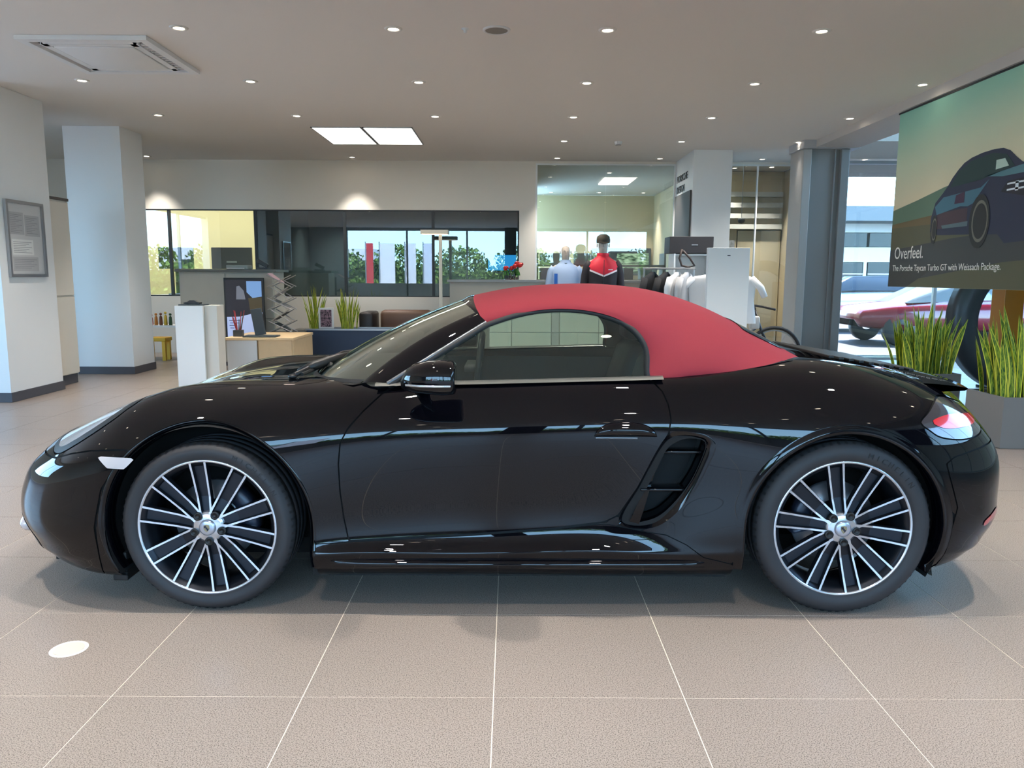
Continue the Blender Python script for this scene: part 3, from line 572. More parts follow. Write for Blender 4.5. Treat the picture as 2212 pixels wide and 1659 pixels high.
# the cut-away lower door in front of the side intake dips inwards as it nears the intake
shell('door', np.minimum(V_DOOR - gap, -np.maximum(V_SC, V_COCK)), M_PAINT, both=False, two=True)
shell('side_skirt', np.minimum(V_SK - gap * .3, -np.maximum(V_ARCH, V_SC)), M_PAINT, both=False, two=True)
shell('front_bumper', np.minimum(V_FB - gap, -np.maximum.reduce([V_ARCH, V_HEAD + gap, V_HOOD + gap])), M_PAINT)
shell('rear_bumper', np.minimum(V_RB - gap, -np.maximum.reduce([V_ARCH, V_TAIL + gap])), M_PAINT)
shell('bonnet', np.minimum(V_HOOD - gap, -V_HEAD - gap), M_PAINT)
shell('engine_lid', V_LID - gap, M_PAINT)
def _hb_pt(x, z):
    d = (XG - x) ** 2 + (ZG - z) ** 2 + (UG < .42) * 9; i = np.unravel_index(np.argmin(d), d.shape); return BG[i]
M_LENS = mat('lamp_lens', (176, 182, 192), .08, .35, coat=1.0)
M_REDL = mat('red_lens', (190, 20, 30), .12, 0, coat=1.0)
M_AMB = mat('clear_lens', (225, 215, 215), .12, .2, coat=1.0)
M_SMOKE = mat('smoked_lens', (66, 62, 66), .08, .4, coat=1.0)
for s in (1,):
    hl = shell('headlight', np.minimum(V_HEAD - .003, -V_ARCH), M_LENS, both=False, two=True)
    hd = shell('headlight_bezel', np.minimum(np.minimum(V_HEAD - .0015, .022 - V_HEAD), -sdp(XG, ZG, [(-2.1,.70),(-1.5,.95),(-1.2,1.2),(-2.2,1.2)])), M_BLACK, off=.0012, both=False, parent=hl)
    for (x_, z_, r_) in ((-1.72, .752, .048), (-1.80, .715, .036)):
        for sg_ in (1,):
            c_ = _hb_pt(x_, z_); 
            shell('lamp_projector', np.minimum(r_ - np.sqrt((XG - c_[0]) ** 2 + (UG - c_[1]) ** 2 + (ZG - c_[2]) ** 2), V_HEAD - .006), mat('projector_dark', (46, 50, 58), .08, .4, coat=1), off=.0016, both=False, parent=hl)
    tl = shell('tail_light', V_TAIL - .003, M_SMOKE, both=False, two=True)
    shell('red_band', np.minimum(sdp(XG, ZG, D_TRED), UG - .42), M_REDL, off=.002, both=False, parent=tl, label='red lens band across the lamp')
shell('front_grille', np.minimum.reduce([sdp(UG, ZG, smooth_poly([(-.1,.165),(.36,.165),(.40,.20),(.36,.30),(-.1,.30)])), -XG - 1.9]), M_BLACK, off=.0015)
shell('corner_intake', np.minimum(sdp(UG, ZG, smooth_poly([(.46,.17),(.66,.175),(.70,.24),(.66,.31),(.50,.31)])), -XG - 1.8), M_BLACK, off=.0015, both=False, two=True)
shell('marker_lamp', sdp(XG, ZG, D_MARK) + np.minimum(UG - .5, 0) * 9, M_AMB, off=.003, both=False, two=True, label='clear wedge-shaped lamp')
shell('rear_reflector', sdp(XG, ZG, D_REFL) + np.minimum(UG - .42, 0) * 9, M_REDL, off=.003, both=False, two=True, label='slim red reflector')
# dark inner liner behind all the gaps
shell('inner_shell', -np.maximum.reduce([both_arches(-.006, -.006), V_COCK - .004, sdp(XG, ZG, D_INT)]), M_DARK, off=-.012)
# ---- surface lookup for fittings on the near flank
_bp, _bf, _bn = clip(np.ones_like(XG)); _bvh = BVHTree.FromPolygons([tuple(p) for p in _bp], _bf)
def us(x, z):
    h = _bvh.ray_cast(Vector((x, 2.0, z)), Vector((0, -1, 0)))
    return h[0].y if h[0] is not None else .85
def near(name, rows, m, parent=car, label=None, smooth=True, twin=True, close=False):
    """rows of (x,u,z) points -> strip on the near side (and its mirror on the far side)"""
    R = np.array(rows, float); nr, nc = R.shape[:2]; P = R.reshape(-1, 3)
    F = gridf(nr, nc); a, b, c = P[F[len(F) // 2][0]], P[F[len(F) // 2][1]], P[F[len(F) // 2][2]]
    o = part(name, (W3(P), F), m, parent, smooth, None, label)
    if twin: part(name, (W3(P, -1), [tuple(reversed(q)) for q in F]), m, parent, smooth, None, label)
    return o
# ---- wheel arch lips
def arch_path(wx, R, side, n=60):
    pts = []
    a0 = math.asin(max(-.95, (.150 - WZ) / R))
    if side == 'F':                         # arc on the nose side, straight drop on the sill side
        for k in range(n + 1):
            a = (math.pi - a0) + (0 - (math.pi - a0)) * k / n; pts.append((wx + R * math.cos(a), WZ + R * math.sin(a), math.cos(a), math.sin(a)))
        for k in range(1, 9): pts.append((wx + R, WZ - (WZ - .175) * k / 8, 1, 0))
    else:
        for k in range(8, 0, -1): pts.append((wx - R, WZ - (WZ - .185) * k / 8, -1, 0))
        for k in range(n + 1):
            a = math.pi + (a0 - math.pi) * k / n; pts.append((wx + R * math.cos(a), WZ + R * math.sin(a), math.cos(a), math.sin(a)))
    return pts
for wx, Ro, Ri, sd in ((WF, R_OUTF, R_INF, 'F'), (WR, R_OUTR, R_INR, 'R')):
    rows = [[] for _ in range(7)]
    for (x, z, cx, cz) in arch_path(wx, Ro, sd):
        w = Ro - Ri; LIP = ((-.001, .000), (.003, .0035), (.008, .003), (w * .55, -.006), (w * .92, -.018), (w, -.024), (w, -.075)) if sd == 'F' else ((-.001, 0), (.004, .001), (.010, .0035), (w * .55, .0075), (w * .85, .009), (w, .004), (w, -.075)); u0 = us(x + cx * .004, z + cz * .004)
        for k, (dr, du) in enumerate(LIP):
            rows[k].append((x - cx * dr, u0 + du, z - cz * dr))
    near('wheel_arch_lip', rows, M_PAINT)
    # liner: half drum, inner wall
    rows = [[], [], []]
    for (x, z, cx, cz) in arch_path(wx, Ri + .008, sd):
        rows[0].append((x, .865, z)); rows[1].append((x, .60, z)); rows[2].append((wx, .55, WZ))
    near('wheel_well', rows, M_DARK)
# rubber air flaps below the bumper corners
for s in (1, -1):
    for x0, x1, zz in ((-1.635, -1.575, .095), (1.60, 1.66, .155)):
        part('air_flap', box(x0 + .03, x1 + .03, CARY - s * .80, CARY - s * .62, zz, zz + .12, .006), M_RUB, car)
# ---- side intake: pocket, rim and slats
ds = D_SCOOP; cen = ds.mean(0); rows = [[] for _ in range(6)]
for k in range(len(ds) + 1):
    x, z = ds[k % len(ds)]; xi, zi = D_INT[k % len(D_INT)]
    rear = max(0., min(1., (x - .50) / .2)); u0 = us(x, z)
    # ring from the scoop edge on the body to the opening, then into the pocket
    t = (k % len(ds)) / len(ds)
    j = int(np.argmin(np.hypot(D_INT[:, 0] - x, D_INT[:, 1] - z))); xi, zi = D_INT[j]
    rows[0].append((x, u0 + .001, z)); rows[1].append((x + (cen[0] - x) * .03, u0 + .002 - .006 * (1 - rear), z + (cen[1] - z) * .02))
    rows[2].append((x * .45 + xi * .55, u0 - .004 - .018 * (1 - rear), z * .45 + zi * .55))
    rows[3].append((xi, u0 - .016 - .026 * (1 - rear), zi)); rows[4].append((xi + .004, u0 - .05, zi)); rows[5].append((xi + .01, u0 - .13, zi))
near('intake_surround', rows, M_PAINT)
part('intake_back', (W3([(x, .74, z) for x, z in D_INT]), [tuple(range(len(D_INT)))]), M_DARK, car)
for zc, x0, x1 in ((.648, .575, .700), (.497, .500, .645), (.572, .54, .675)):
    if zc == .572: continue
    part('intake_slat', J(box(x0 + .03 - .02, x1 + .03 + .012, CARY - .858, CARY - .79, zc - .004, zc + .007, .003)), M_PAINT, car, True)
part('intake_vane', (W3([(.440, .858, .372), (.478, .850, .358), (.500, .835, .42), (.556, .80, .60), (.48, .845, .46)]), [(0, 1, 2, 4), (4, 2, 3)]), M_PAINT, car, True)
# ---- sill blade, belt trim
rows = [[], [], [], [], []]
for k in range(41):
    x = -.735 + 1.47 * k / 40; e = math.sin(math.pi * min(1, max(0, k / 40))) ** .25
    for r, (du, z) in enumerate(((.000, .222), (.018, .214), (.022, .204), (.016, .196), (-.03, .188))): rows[r].append((x, us(x, .21) + du * e, z))
near('sill_blade', rows, M_PAINT)
rows = [[], [], [], []]
BELT = []
for k in range(61):
    x = -.57 + 1.145 * k / 60; z = .888 + .034 * k / 60; u = .722 + .018 * min(1, k / 25)
    BELT.append((x, u, z))
    for r, (du, dz) in enumerate(((.026, .000), (.012, .009), (-.004, .012), (-.016, .002))): rows[r].append((x, u + du, z + dz))
near('belt_trim', rows, mat('trim_reflected_grey', (120, 118, 112), .3, .5), label='thin black moulding under the side window, reflected light painted in grey')  # matte black strip, its grey colour stands for reflected light
# ---- soft top
def pw(v, p, q): return 1 - (1 - np.clip(v, 0, 1) ** p) ** (1 / q)
TOPS = [((-.205,0,1.232),(-.128,.600,1.130)),((-.02,0,1.268),(0,.604,1.170)),((.16,0,1.284),(.145,.605,1.191)),((.34,0,1.289),(.305,.612,1.181)),
        ((.49,0,1.281),(.43,.625,1.141)),((.61,0,1.265),(.500,.645,1.080)),((.71,0,1.243),(.524,.675,1.000)),((.80,0,1.215),(.530,.727,.918)),
        ((.90,0,1.176),(.67,.722,.924)),((1.02,0,1.118),(.85,.702,.938)),((1.15,0,1.048),(1.0,.668,.955)),((1.27,0,.975),(1.09,.610,.970))]
TG = []
for k, (c, e) in enumerate(TOPS):
    row = []
    p = 2.6 if k < 6 else (2.3 if k < 9 else 2.0); q = 1.75 if k < 5 else (1.6 if k < 9 else 1.35)
    for v in np.linspace(0, 1, 13):
        row.append((c[0] + (e[0] - c[0]) * v ** 2.2, e[1] * math.sin(v * math.pi / 2) ** (1.0 if k < 9 else .9), c[2] - (c[2] - e[2]) * float(pw(np.array(math.sin(v * math.pi / 2)), p, q))))
    TG.append(row)
TG = np.array(TG); TF = fine(TG, 120, 48); TF[:, 0, 1] = 0; TN = gnorm(TF)
if TN[60, 5, 2] < 0: TN = -TN
shell('soft_top', np.ones(TF.shape[:2]), M_RED, G=TF, N=TN, label='red fabric roof, closed')
shell('headliner', np.ones(TF.shape[:2]), mat('headliner_black', (20, 20, 22), .9), off=-.012, G=TF, N=TN)
tx, tu = TF[..., 0], TF[..., 1]
shell('rear_window', sdp(tx, tu, [(1.0, -.36), (1.0, .36), (1.16, .42), (1.20, 0), (1.16, -.42)]), mat('dark_window', (18, 20, 22), .05, 0, coat=1), off=.004, G=TF, N=TN)
# ---- side glass with seal
TE = [TF[i, -1] for i in range(TF.shape[0])]
edge = [p for p in TE if p[0] <= .56]; 
i_end = max(range(len(TE)), key=lambda i: -abs(TE[i][2] - .925) - abs(TE[i][0] - .53) * 3)
edge = TE[:i_end + 1]
PA = [(-.520, .728, .892), (-.425, .703, .950), (-.330, .672, 1.008), (-.235, .641, 1.066), (-.128, .600, 1.130)]
front = spl(np.arange(5.), np.array(PA), np.linspace(0, 4, 30))
outline = [tuple(p) for p in front] + [tuple(p) for p in edge[1:]]
def gu(z): return .732 - (z - .90) * .455 - max(0, z - 1.02) ** 2 * .4
nv = 14; rows = []
for k in range(nv):
    t = k / (nv - 1); r = []
    for (x, u, z) in outline[::2]:
        zb = .892 + (.034) * max(0, min(1, (x + .52) / 1.05)); zz = zb + (z - .006 - zb) * t; r.append((x if z > .93 else x, gu(zz) - .006, zz))
    rows.append(r)
near('side_window', rows, M_CARGL)
rows = [[], [], [], []]
ol = np.array(outline); cxz = np.array([.15, .95])
for k, (x, u, z) in enumerate(outline):
    d = ol[min(k + 1, len(ol) - 1)] - ol[max(k - 1, 0)]; d = d[[0, 2]]; d /= np.linalg.norm(d) + 1e-9; nx, nz = d[1], -d[0]
    for r, (a, du) in enumerate(((-.006, .004), (.002, .009), (.012, .004), (.016, -.012))):
        xx, zz = x + nx * a, z + nz * a; rows[r].append((xx, gu(zz) + du - (.0), zz))
near('window_seal', rows, M_RUB, label='black rubber seal')
# ---- windscreen, pillars, header
base = np.array([(-.955,0,.872),(-.945,.18,.873),(-.90,.38,.877),(-.80,.56,.882),(-.640,.672,.888)])
head = np.array([(-.262,0,1.212),(-.258,.15,1.211),(-.244,.30,1.206),(-.215,.44,1.194),(-.180,.535,1.172)])
def mirror_curve(c, n=41):
    full = np.concatenate([np.array([(x, -u, z) for x, u, z in c[:0:-1]]), c]); t = chord(full[:, None], 0) if False else np.concatenate([[0], np.cumsum(np.linalg.norm(np.diff(full, axis=0), axis=1))])
    return spl(t, full, np.linspace(0, t[-1], n))
b_, h_ = mirror_curve(base), mirror_curve(head)
rows = []
for k in range(17):
    t = k / 16; r = b_ * (1 - t) + h_ * t; r[:, 2] += .022 * math.sin(math.pi * t); r[:, 0] -= .010 * math.sin(math.pi * t); rows.append(r)
near('windscreen', rows, M_WIND, twin=False)
near('windscreen_edge', [[(x - .004, u * 1.004, z - .002 + .004) for x, u, z in rows[0]], [(x + .016, u, z + .016) for x, u, z in rows[0]]], M_RUB, twin=False)
# header rail between glass and fabric
tf = np.array([TF[0, j] for j in range(0, TF.shape[1], 2)]); tf = tf[tf[:, 1].argsort()]
tfm = mirror_curve(tf[[0, 6, 11, 15, 18, 21, 23]], 41)
rows = [h_ * (1 - t) + tfm * t + np.array([0, 0, .006 * math.sin(math.pi * t)]) for t in (-.12, .0, .25, .5, .75, 1.0, 1.06)]
near('header_rail', rows, M_PAINT, twin=False)
# pillar: from the glass edge to the side-window edge
inn = np.array([r_[-1] for r_ in [b_ * (1 - t) + h_ * t + np.array([-.010 * math.sin(math.pi * t), 0, .022 * math.sin(math.pi * t)]) for t in np.linspace(0, 1, 24)]])
out_ = spl(np.arange(5.), np.array(PA), np.linspace(0, 4, 24))
rows = []
for t, b in ((-.06, -.004), (0, 0), (.12, .006), (.35, .011), (.6, .013), (.8, .012), (.93, .009), (1.0, .004), (1.02, -.012)):
    r = inn * (1 - t) + out_ * t; r[:, 1] += b * .8; r[:, 2] += b * .7; r[:, 0] -= b * .3; rows.append(r)
near('windscreen_pillar', rows, M_PAINT)
rows = [out_ + np.array([.004, .010, -.002]), out_ + np.array([.000, .014, .004]), out_ + np.array([-.004, .012, .010]), out_ + np.array([-.006, .004, .012])]
near('pillar_trim', rows, M_GREY, label='thin grey strip along the pillar')
# cowl, wipers
rows = [[(x - .03, u * 1.02, z - .004) for x, u, z in b_], [(x + .02, u, z + .002) for x, u, z in b_], [(x + .10, u * .95, z - .06) for x, u, z in b_]]
near('cowl', rows, M_RUB, twin=False)
part('wiper', J(tube(W3([(-.985, .34, .893), (-.92, .30, .918), (-.83, .24, .948), (-.76, .18, .966)]).tolist(), [.012, .024, .018, .008], 10), tube(W3([(-.875, .30, .85), (-.862, .29, .885), (-.85, .27, .925)]).tolist(), [.026, .020, .014], 12)), M_BLACK, car, True)
for s, y0, y1, x1, z1 in ((1, .50, -.10, -.90, .90), (1, -.06, -.60, -.84, .905)):
    part('wiper', J(tube(W3([(-.955, y0, .900), (-.93, (y0 + y1) / 2, .915), (x1, y1, z1 + .005)]).tolist(), [.012, .009, .006], 8), ball((-.965 + .03, CARY - y0, .893), (.02, .02, .012))), M_BLACK, car, True)
    part('wiper_blade', tube(W3([(-.935, y0 - .04, .897), (-.915, (y0 + y1) / 2, .902), (x1 + .02, y1 - .02, z1 - .006)]).tolist(), .008, 6), M_RUB, car)
# ---- door mirror
def mirror_rows(s):
    rows = []
    for x, uc, zc, ru, rz in ((-.445, .905, .925, .004, .004), (-.440, .905, .926, .028, .022), (-.420, .912, .934, .055, .043), (-.385, .922, .943, .078, .058), (-.335, .930, .948, .090, .067), (-.282, .935, .948, .093, .069), (-.247, .936, .947, .089, .066), (-.236, .936, .946, .082, .060), (-.235, .936, .946, .070, .050)):
        r = []
        for k in range(29):
            a = 2 * math.pi * k / 28; c, sn = math.cos(a), math.sin(a); q = .78
            zz = math.copysign(abs(sn) ** q, sn) * rz; zz = zz * (.95 if zz > 0 else .92)
            r.append((x, uc + math.copysign(abs(c) ** q, c) * ru, zc + zz))
        rows.append(r)
    return rows
near('mirror_housing', mirror_rows(1), M_PAINT, label='black mirror housing')
near('mirror_seam', [[(x, .9365 + (ru + dr) * math.cos(a), .928 + dz) for (x, ru) in ((-.415, .058), (-.36, .086), (-.30, .094), (-.247, .090)) for a in (0.,)] for dr, dz in ((.001, .004), (.004, 0), (.001, -.004))], M_CHR)
part('mirror_glass', (W3([(-.234, .936 + .068 * math.cos(a), .946 + .047 * math.sin(a)) for a in np.linspace(0, 2 * math.pi, 24, endpoint=False)]), [tuple(range(24))]), mat('mirror_face', (200, 200, 205), .02, 1.0), car)
for s in (1, -1):
    part('mirror_foot', J(tube(W3([(-.385, .755, .885), (-.37, .82, .892), (-.345, .87, .905)], s).tolist(), [.03, .022, .026], 12)), M_PAINT, car, True)
# ---- door handle
rows = []
for k in range(13):
    t = k / 12; z = .712 + .060 * t; r = []
    for j in range(33):
        s_ = j / 32; x = .290 + .245 * s_; env = max(0, 1 - abs(2 * s_ - 1) ** 3.2); top = .712 + .058 * env ** .6 if True else 0
        zz = .714 + (top - .714) * t; prof = math.sin(math.pi * min(1, max(0, t))) ** .6 * env ** .5
        r.append((x, us(x, zz) + .024 * prof - .002, zz))
    rows.append(r)
near('door_handle', rows, M_PAINT)
near('door_handle_recess', [[(.298 + .16 * s_, us(.298 + .16 * s_, .709) + d, .709 + dz) for s_ in np.linspace(0, 1, 12)] for d, dz in ((.003, .004), (.005, 0), (.003, -.003))], M_GREY)
# ---- spoiler and lid slats
rows = []
for k in range(25):
    u = -.56 + 1.12 * k / 24; e = 1 - abs(u / .56) ** 4 * .55; xs = -.08 - .05 * (abs(u / .56) ** 2)
    rows.append([(1.80 + xs, u, .886), (1.90 + xs, u, .876 + .010 * e), (1.985 + xs, u, .862 + .022 * e), (2.030 + xs, u, .852 + .028 * e), (2.034 + xs, u, .850 + .022 * e), (2.02 + xs, u, .846 + .014 * e), (1.93 + xs, u, .848), (1.86 + xs, u, .86)])
near('rear_spoiler', rows, M_PAINT, twin=False, label='gloss black lip spoiler')
for k in range(9):
    x = 1.38 + .045 * k; z = .972 - .0 * k - (x - 1.38) * .16
    part('vent_slat', box(x + .03, x + .054, CARY - .38, CARY + .38, z - .004, z + .010, .004), M_BLACK, car)
# ---- front lamps in the lower bumper, plates, exhaust
for s in (1, -1):
    part('fog_lamp', ball(W3([(-2.130, .48, .250)], s)[0], (.045, .09, .045), 14, 8), M_AMB, car, True)
    part('exhaust_tip', lathe([(.030, 0), (.042, 0), (.042, .09), (.030, .09)], (2.06, CARY - s * .06, .22), 20, 'Y'), M_GREY, car, True)
# ---- underbody
part('underbody', J(box(-.80, .88, CARY - .78, CARY + .78, .115, .17), box(-1.95, -1.6, CARY - .60, CARY + .60, .11, .17), box(-1.65, -.78, CARY - .56, CARY + .56, .13, .20), box(.86, 1.7, CARY - .56, CARY + .56, .14, .22), box(1.68, 1.95, CARY - .6, CARY + .6, .15, .22)), M_DARK, car)
# ---- interior
M_LEA = mat('black_leather', (56, 57, 58), .5)
M_TUB = mat('cabin_grey', (44, 48, 48), .7)
part('cabin_tub', J(box(-.70, 1.0, CARY - .70, CARY + .70, .18, .22), box(.95, 1.0, CARY - .70, CARY + .70, .2, .93), box(-.70, .98, CARY - .71, CARY - .69, .2, .86), box(-.70, .98, CARY + .69, CARY + .71, .2, .86)), M_TUB, car)
part('dashboard', box(-.80, -.36, CARY - .66, CARY + .66, .66, .885, .04), M_LEA, car, True)
part('steering_wheel', J(*[tube([(-.20 + .03 + .05 * math.sin(a) * .4, CARY + .34 + .18 * math.cos(a), .84 + .18 * math.sin(a)) for a in np.linspace(0, 2 * math.pi, 25)], .014, 8), box(-.24, -.16, CARY + .18, CARY + .50, .83, .86)]), M_LEA, car, True)
for s in (1, -1):
    yc = CARY - s * .36
    st = part('seat', J(rot(box(.42, .56, yc - .25, yc + .25, .40, 1.02, .06), math.radians(18), (.45, yc, .4), 'Y'), box(-.02, .52, yc - .25, yc + .25, .30, .45, .05)), M_LEA, car, True, label='black leather bucket seat')
    part('headrest', rot(box(.58, .68, yc - .13, yc + .13, 1.0, 1.15, .04), math.radians(14), (.6, yc, 1.0), 'Y'), M_LEA, st, True)
    part('roll_hoop', tube([(.82, yc - .18, .85), (.80, yc - .17, 1.02), (.80, yc, 1.07), (.80, yc + .17, 1.02), (.82, yc + .18, .85)], .022, 10), M_GREY, car, True)
# ---- wheels
def wheel(wx, wz, Rt, wid, uf, phase, spk, nearside=True):
    """uf: u of the rim face"""
    s = 1 if nearside else -1
    def P(r, a, d):                        # d: depth behind the rim face
        return (wx + .03 + r * math.cos(a), CARY - s * (uf - d), wz + r * math.sin(a))
    def ring(prof, n=96):
        V = []; F = []
        for r, d in prof: V += [P(r, 2 * math.pi * i / n, d) for i in range(n)]
        for k in range(len(prof) - 1):
            for i in range(n): F.append((k * n + i, k * n + (i + 1) % n, (k + 1) * n + (i + 1) % n, (k + 1) * n + i))
        return V, F
    w = part('wheel', ring([(.262, .004), (.265, .0), (.272, .0), (.274, .006), (.271, .012)]), M_CHR, car, True, label='twenty-inch alloy wheel with ten double spokes')
    part('rim_barrel', ring([(.263, .004), (.256, .012), (.246, .018), (.244, .045), (.236, .055), (.232, .16), (.245, .19), (.248, .2)]), M_RIMD, w, True)
    tp = [(.270, .006), (.274, -.001), (.282, -.006), (.296, -.010), (.312, -.010), (Rt - .018, -.003), (Rt - .007, .008), (Rt, .022)]
    g = .030
    for gx in (.055, .105, .155):
        tp += [(Rt, gx), (Rt - .007, gx + .001), (Rt - .007, gx + .009), (Rt, gx + .010)]
    tp += [(Rt, wid - .03), (Rt - .02, wid - .008), (.30, wid), (.27, wid - .01)]
    ty = part('tyre', ring(tp), mat('tyre_rubber', (40, 40, 43), .62, bump=(60, .15)), w, True)
    # tread blocks along the shoulder
    V = []; F = []
    for k in range(72):
        a = 2 * math.pi * k / 72; da = .030
        b = len(V); 
        for r, d in ((Rt - .008, .004), (Rt + .0018, .020), (Rt + .0018, .050)):
            V += [P(r, a, d), P(r, a + da, d)]
        F += [(b, b + 1, b + 3, b + 2), (b + 2, b + 3, b + 5, b + 4)]
    part('tread_block', (V, F), M_RUB, w, kind='stuff')
    # brake disc and caliper
    V, F = ring([(.060, .10), (.165, .10), (.165, .125)], 64); part('brake_disc', (V, F), mat('disc_steel', (160, 162, 168), .35, .8), w, True)
    V, F = ring([(.0, .075), (.085, .075), (.09, .10)], 40); part('disc_bell', (V, F), M_RIMD, w, True)
    ca = 25 if wx < 0 else 160
    V = []; F = []
    for k in range(13):
        a = math.radians(ca - 32 + 64 * k / 12)
        for r, d in ((.115, .06), (.175, .055), (.182, .075), (.182, .13), (.115, .13)): V.append(P(r, a, d))
    for k in range(12):
        for j in range(5): F.append((k * 5 + j, k * 5 + (j + 1) % 5, (k + 1) * 5 + (j + 1) % 5, (k + 1) * 5 + j))
    F += [(0, 1, 2, 3, 4), tuple(60 + i for i in (4, 3, 2, 1, 0))]
    part('brake_caliper', (V, F), mat('caliper_blue_black', (44, 48, 62), .35, .2), w, True)
    # spokes: each a channel between two bright ridges
    for k in range(10):
        a = math.radians(phase + spk[k])
        da, pa = (math.cos(a), math.sin(a)), (-math.sin(a), math.cos(a))
        def Q(r, t, d): 
            rr = (da[0] * r + pa[0] * t, da[1] * r + pa[1] * t); return (wx + .03 + rr[0], CARY - s * (uf - d), wz + rr[1])
        V = []; F = []; fm = []
        for sg in (1, -1):
            b = len(V)
            for r, t, d, hw in ((.050, .020, .010, .0042), (.12, .0235, .016, .0036), (.20, .0265, .010, .0036), (.262, .029, .003, .0042)):
                for tt, dd in ((-hw, 0), (hw, 0), (hw + .003, .022), (-hw - .003, .022)): V.append(Q(r, sg * (t + tt * sg) if False else sg * t + tt, d + dd))
            for q in range(3):
                for j in range(4):
                    F.append((b + q * 4 + j, b + q * 4 + (j + 1) % 4, b + q * 4 + 4 + (j + 1) % 4, b + q * 4 + 4 + j)); fm.append(0 if j == 0 else 1)
        b = len(V)
        for r, t, d in ((.055, .020, .026), (.12, .0235, .034), (.20, .0265, .028), (.262, .029, .022)): V += [Q(r, t, d), Q(r, -t, d)]
        for q in range(3): F.append((b + 2 * q, b + 2 * q + 1, b + 2 * q + 3, b + 2 * q + 2)); fm.append(1)
        part('spoke', (V, F), None, w, mats=[M_CHR, M_RIMD], fmat=fm)
    # hub plate with five lug holes, cap
    part('hub_plate', ring([(.0, .008), (.050, .008), (.062, .014), (.066, .05)], 60), M_CHR, w, True)
    for k in range(5):
        a = math.radians(phase + 57.5 + 72 * k)
        c = P(.057, a, .004)
        part('lug_bolt', lathe([(.0, s * .003), (.008, s * .003), (.009, -s * .0), (.0165, -s * .002), (.0168, s * .012)], (c[0], c[1], c[2]), 16, 'Y'), M_BLACK, w, True)
    cap = part('centre_cap', ring([(.0, -.004), (.024, -.003), (.031, .0), (.033, .01)], 32), mat('cap_silver', (190, 196, 210), .3, .8), w, True)
    # small shield emblem on the cap
    def SH(pts, d): return [(wx + .03 + s * x, CARY - s * (uf + d), wz + z) for x, z in pts]
    sh = [(-.011, .012), (0, .015), (.011, .012), (.012, -.001), (.007, -.010), (0, -.016), (-.007, -.010), (-.012, -.001)]
    E_ = J((SH(sh, .0050), [tuple(range(8))]))
    part('cap_emblem', E_, mat('emblem_gold', (150, 140, 110), .35, .7), w)
    q1 = [(-.010, .009), (-.001, .011), (-.001, .001), (-.010, .001)]; q2 = [(.001, -.001), (.009, -.001), (.006, -.008), (.001, -.012)]
    part('emblem_field', J((SH(q1, .0056), [(0, 1, 2, 3)]), (SH(q2, .0056), [(0, 1, 2, 3)]), (SH([(-.003, .004), (.003, .004), (.003, -.004), (-.003, -.004)], .006), [(0, 1, 2, 3)])), mat('emblem_dark', (20, 22, 45), .4), w)
    # lettering moulded round the sidewall
    if nearside:
        word = 'MICHELIN'; V = []; F = []
        for i, ch in enumerate(word):
            tv, tf_ = textmesh(ch, .030, .0004, 1.0, 'CENTER'); a = math.radians((66 if wx < 0 else 74) - i * 5.4); rr = .300
            b = len(V)
            for x, y, z in tv:
                r = rr + y - .004; an = a - x / rr; V.append(P(r, an, -.0118 - z))
            F += [tuple(j + b for j in q) for q in tf_]
        part('tyre_lettering', (V, F), mat('lettering_black', (8, 8, 9), .4), w)
    return w
spokes = [96, 59, 20, -12, -48, -81, -117, -152, 168, 135]
wheel(WF, .343, .338, .235, .873, 0, spokes)
wheel(WR, .350, .347, .265, .880, 3.5, spokes)
wheel(WF, .343, .338, .235, .873, 20, spokes, False)
wheel(WR, .350, .347, .265, .880, 40, spokes, False)
# ================================================================ FURNISHINGS
# ---- framed notice on the left column
nf = thing('framed_notice', 'silver-framed notice board on the side of the left column', 'notice', (-5.15, 8.36, 1.29))
NX = -5.168
part('frame', J(box(NX, NX + .03, 8.04, 8.07, 1.29, 2.08), box(NX, NX + .03, 8.65, 8.68, 1.29, 2.08), box(NX, NX + .03, 8.07, 8.65, 1.29, 1.32), box(NX, NX + .03, 8.07, 8.65, 2.05, 2.08)), mat('silver_frame', (170, 170, 172), .3, .8), nf)
part('backboard', box(NX, NX + .008, 8.07, 8.65, 1.32, 2.05), mat('notice_grey', (196, 196, 194), .6), nf)
M_PAP = mat('paper', (222, 222, 218), .7); M_PAP2 = mat('paper_grey', (172, 172, 172), .7)
for (y0, y1, z0, z1, mm) in ((8.10, 8.34, 1.73, 1.96, M_PAP2), (8.36, 8.61, 1.72, 1.94, M_PAP2), (8.12, 8.48, 1.52, 1.68, M_PAP), (8.12, 8.55, 1.35, 1.50, M_PAP2)):
    s_ = part('notice_sheet', box(NX + .008, NX + .0095, y0, y1, z0, z1), mm, nf)
    part('printed_line', J(*[box(NX + .0095, NX + .0099, y0 + .02, y1 - .03 - .05 * (k % 3), z1 - .03 - k * .018, z1 - .025 - k * .018) for k in range(int((z1 - z0 - .03) / .018))]), mat('print_grey', (140, 140, 142), .8), s_)
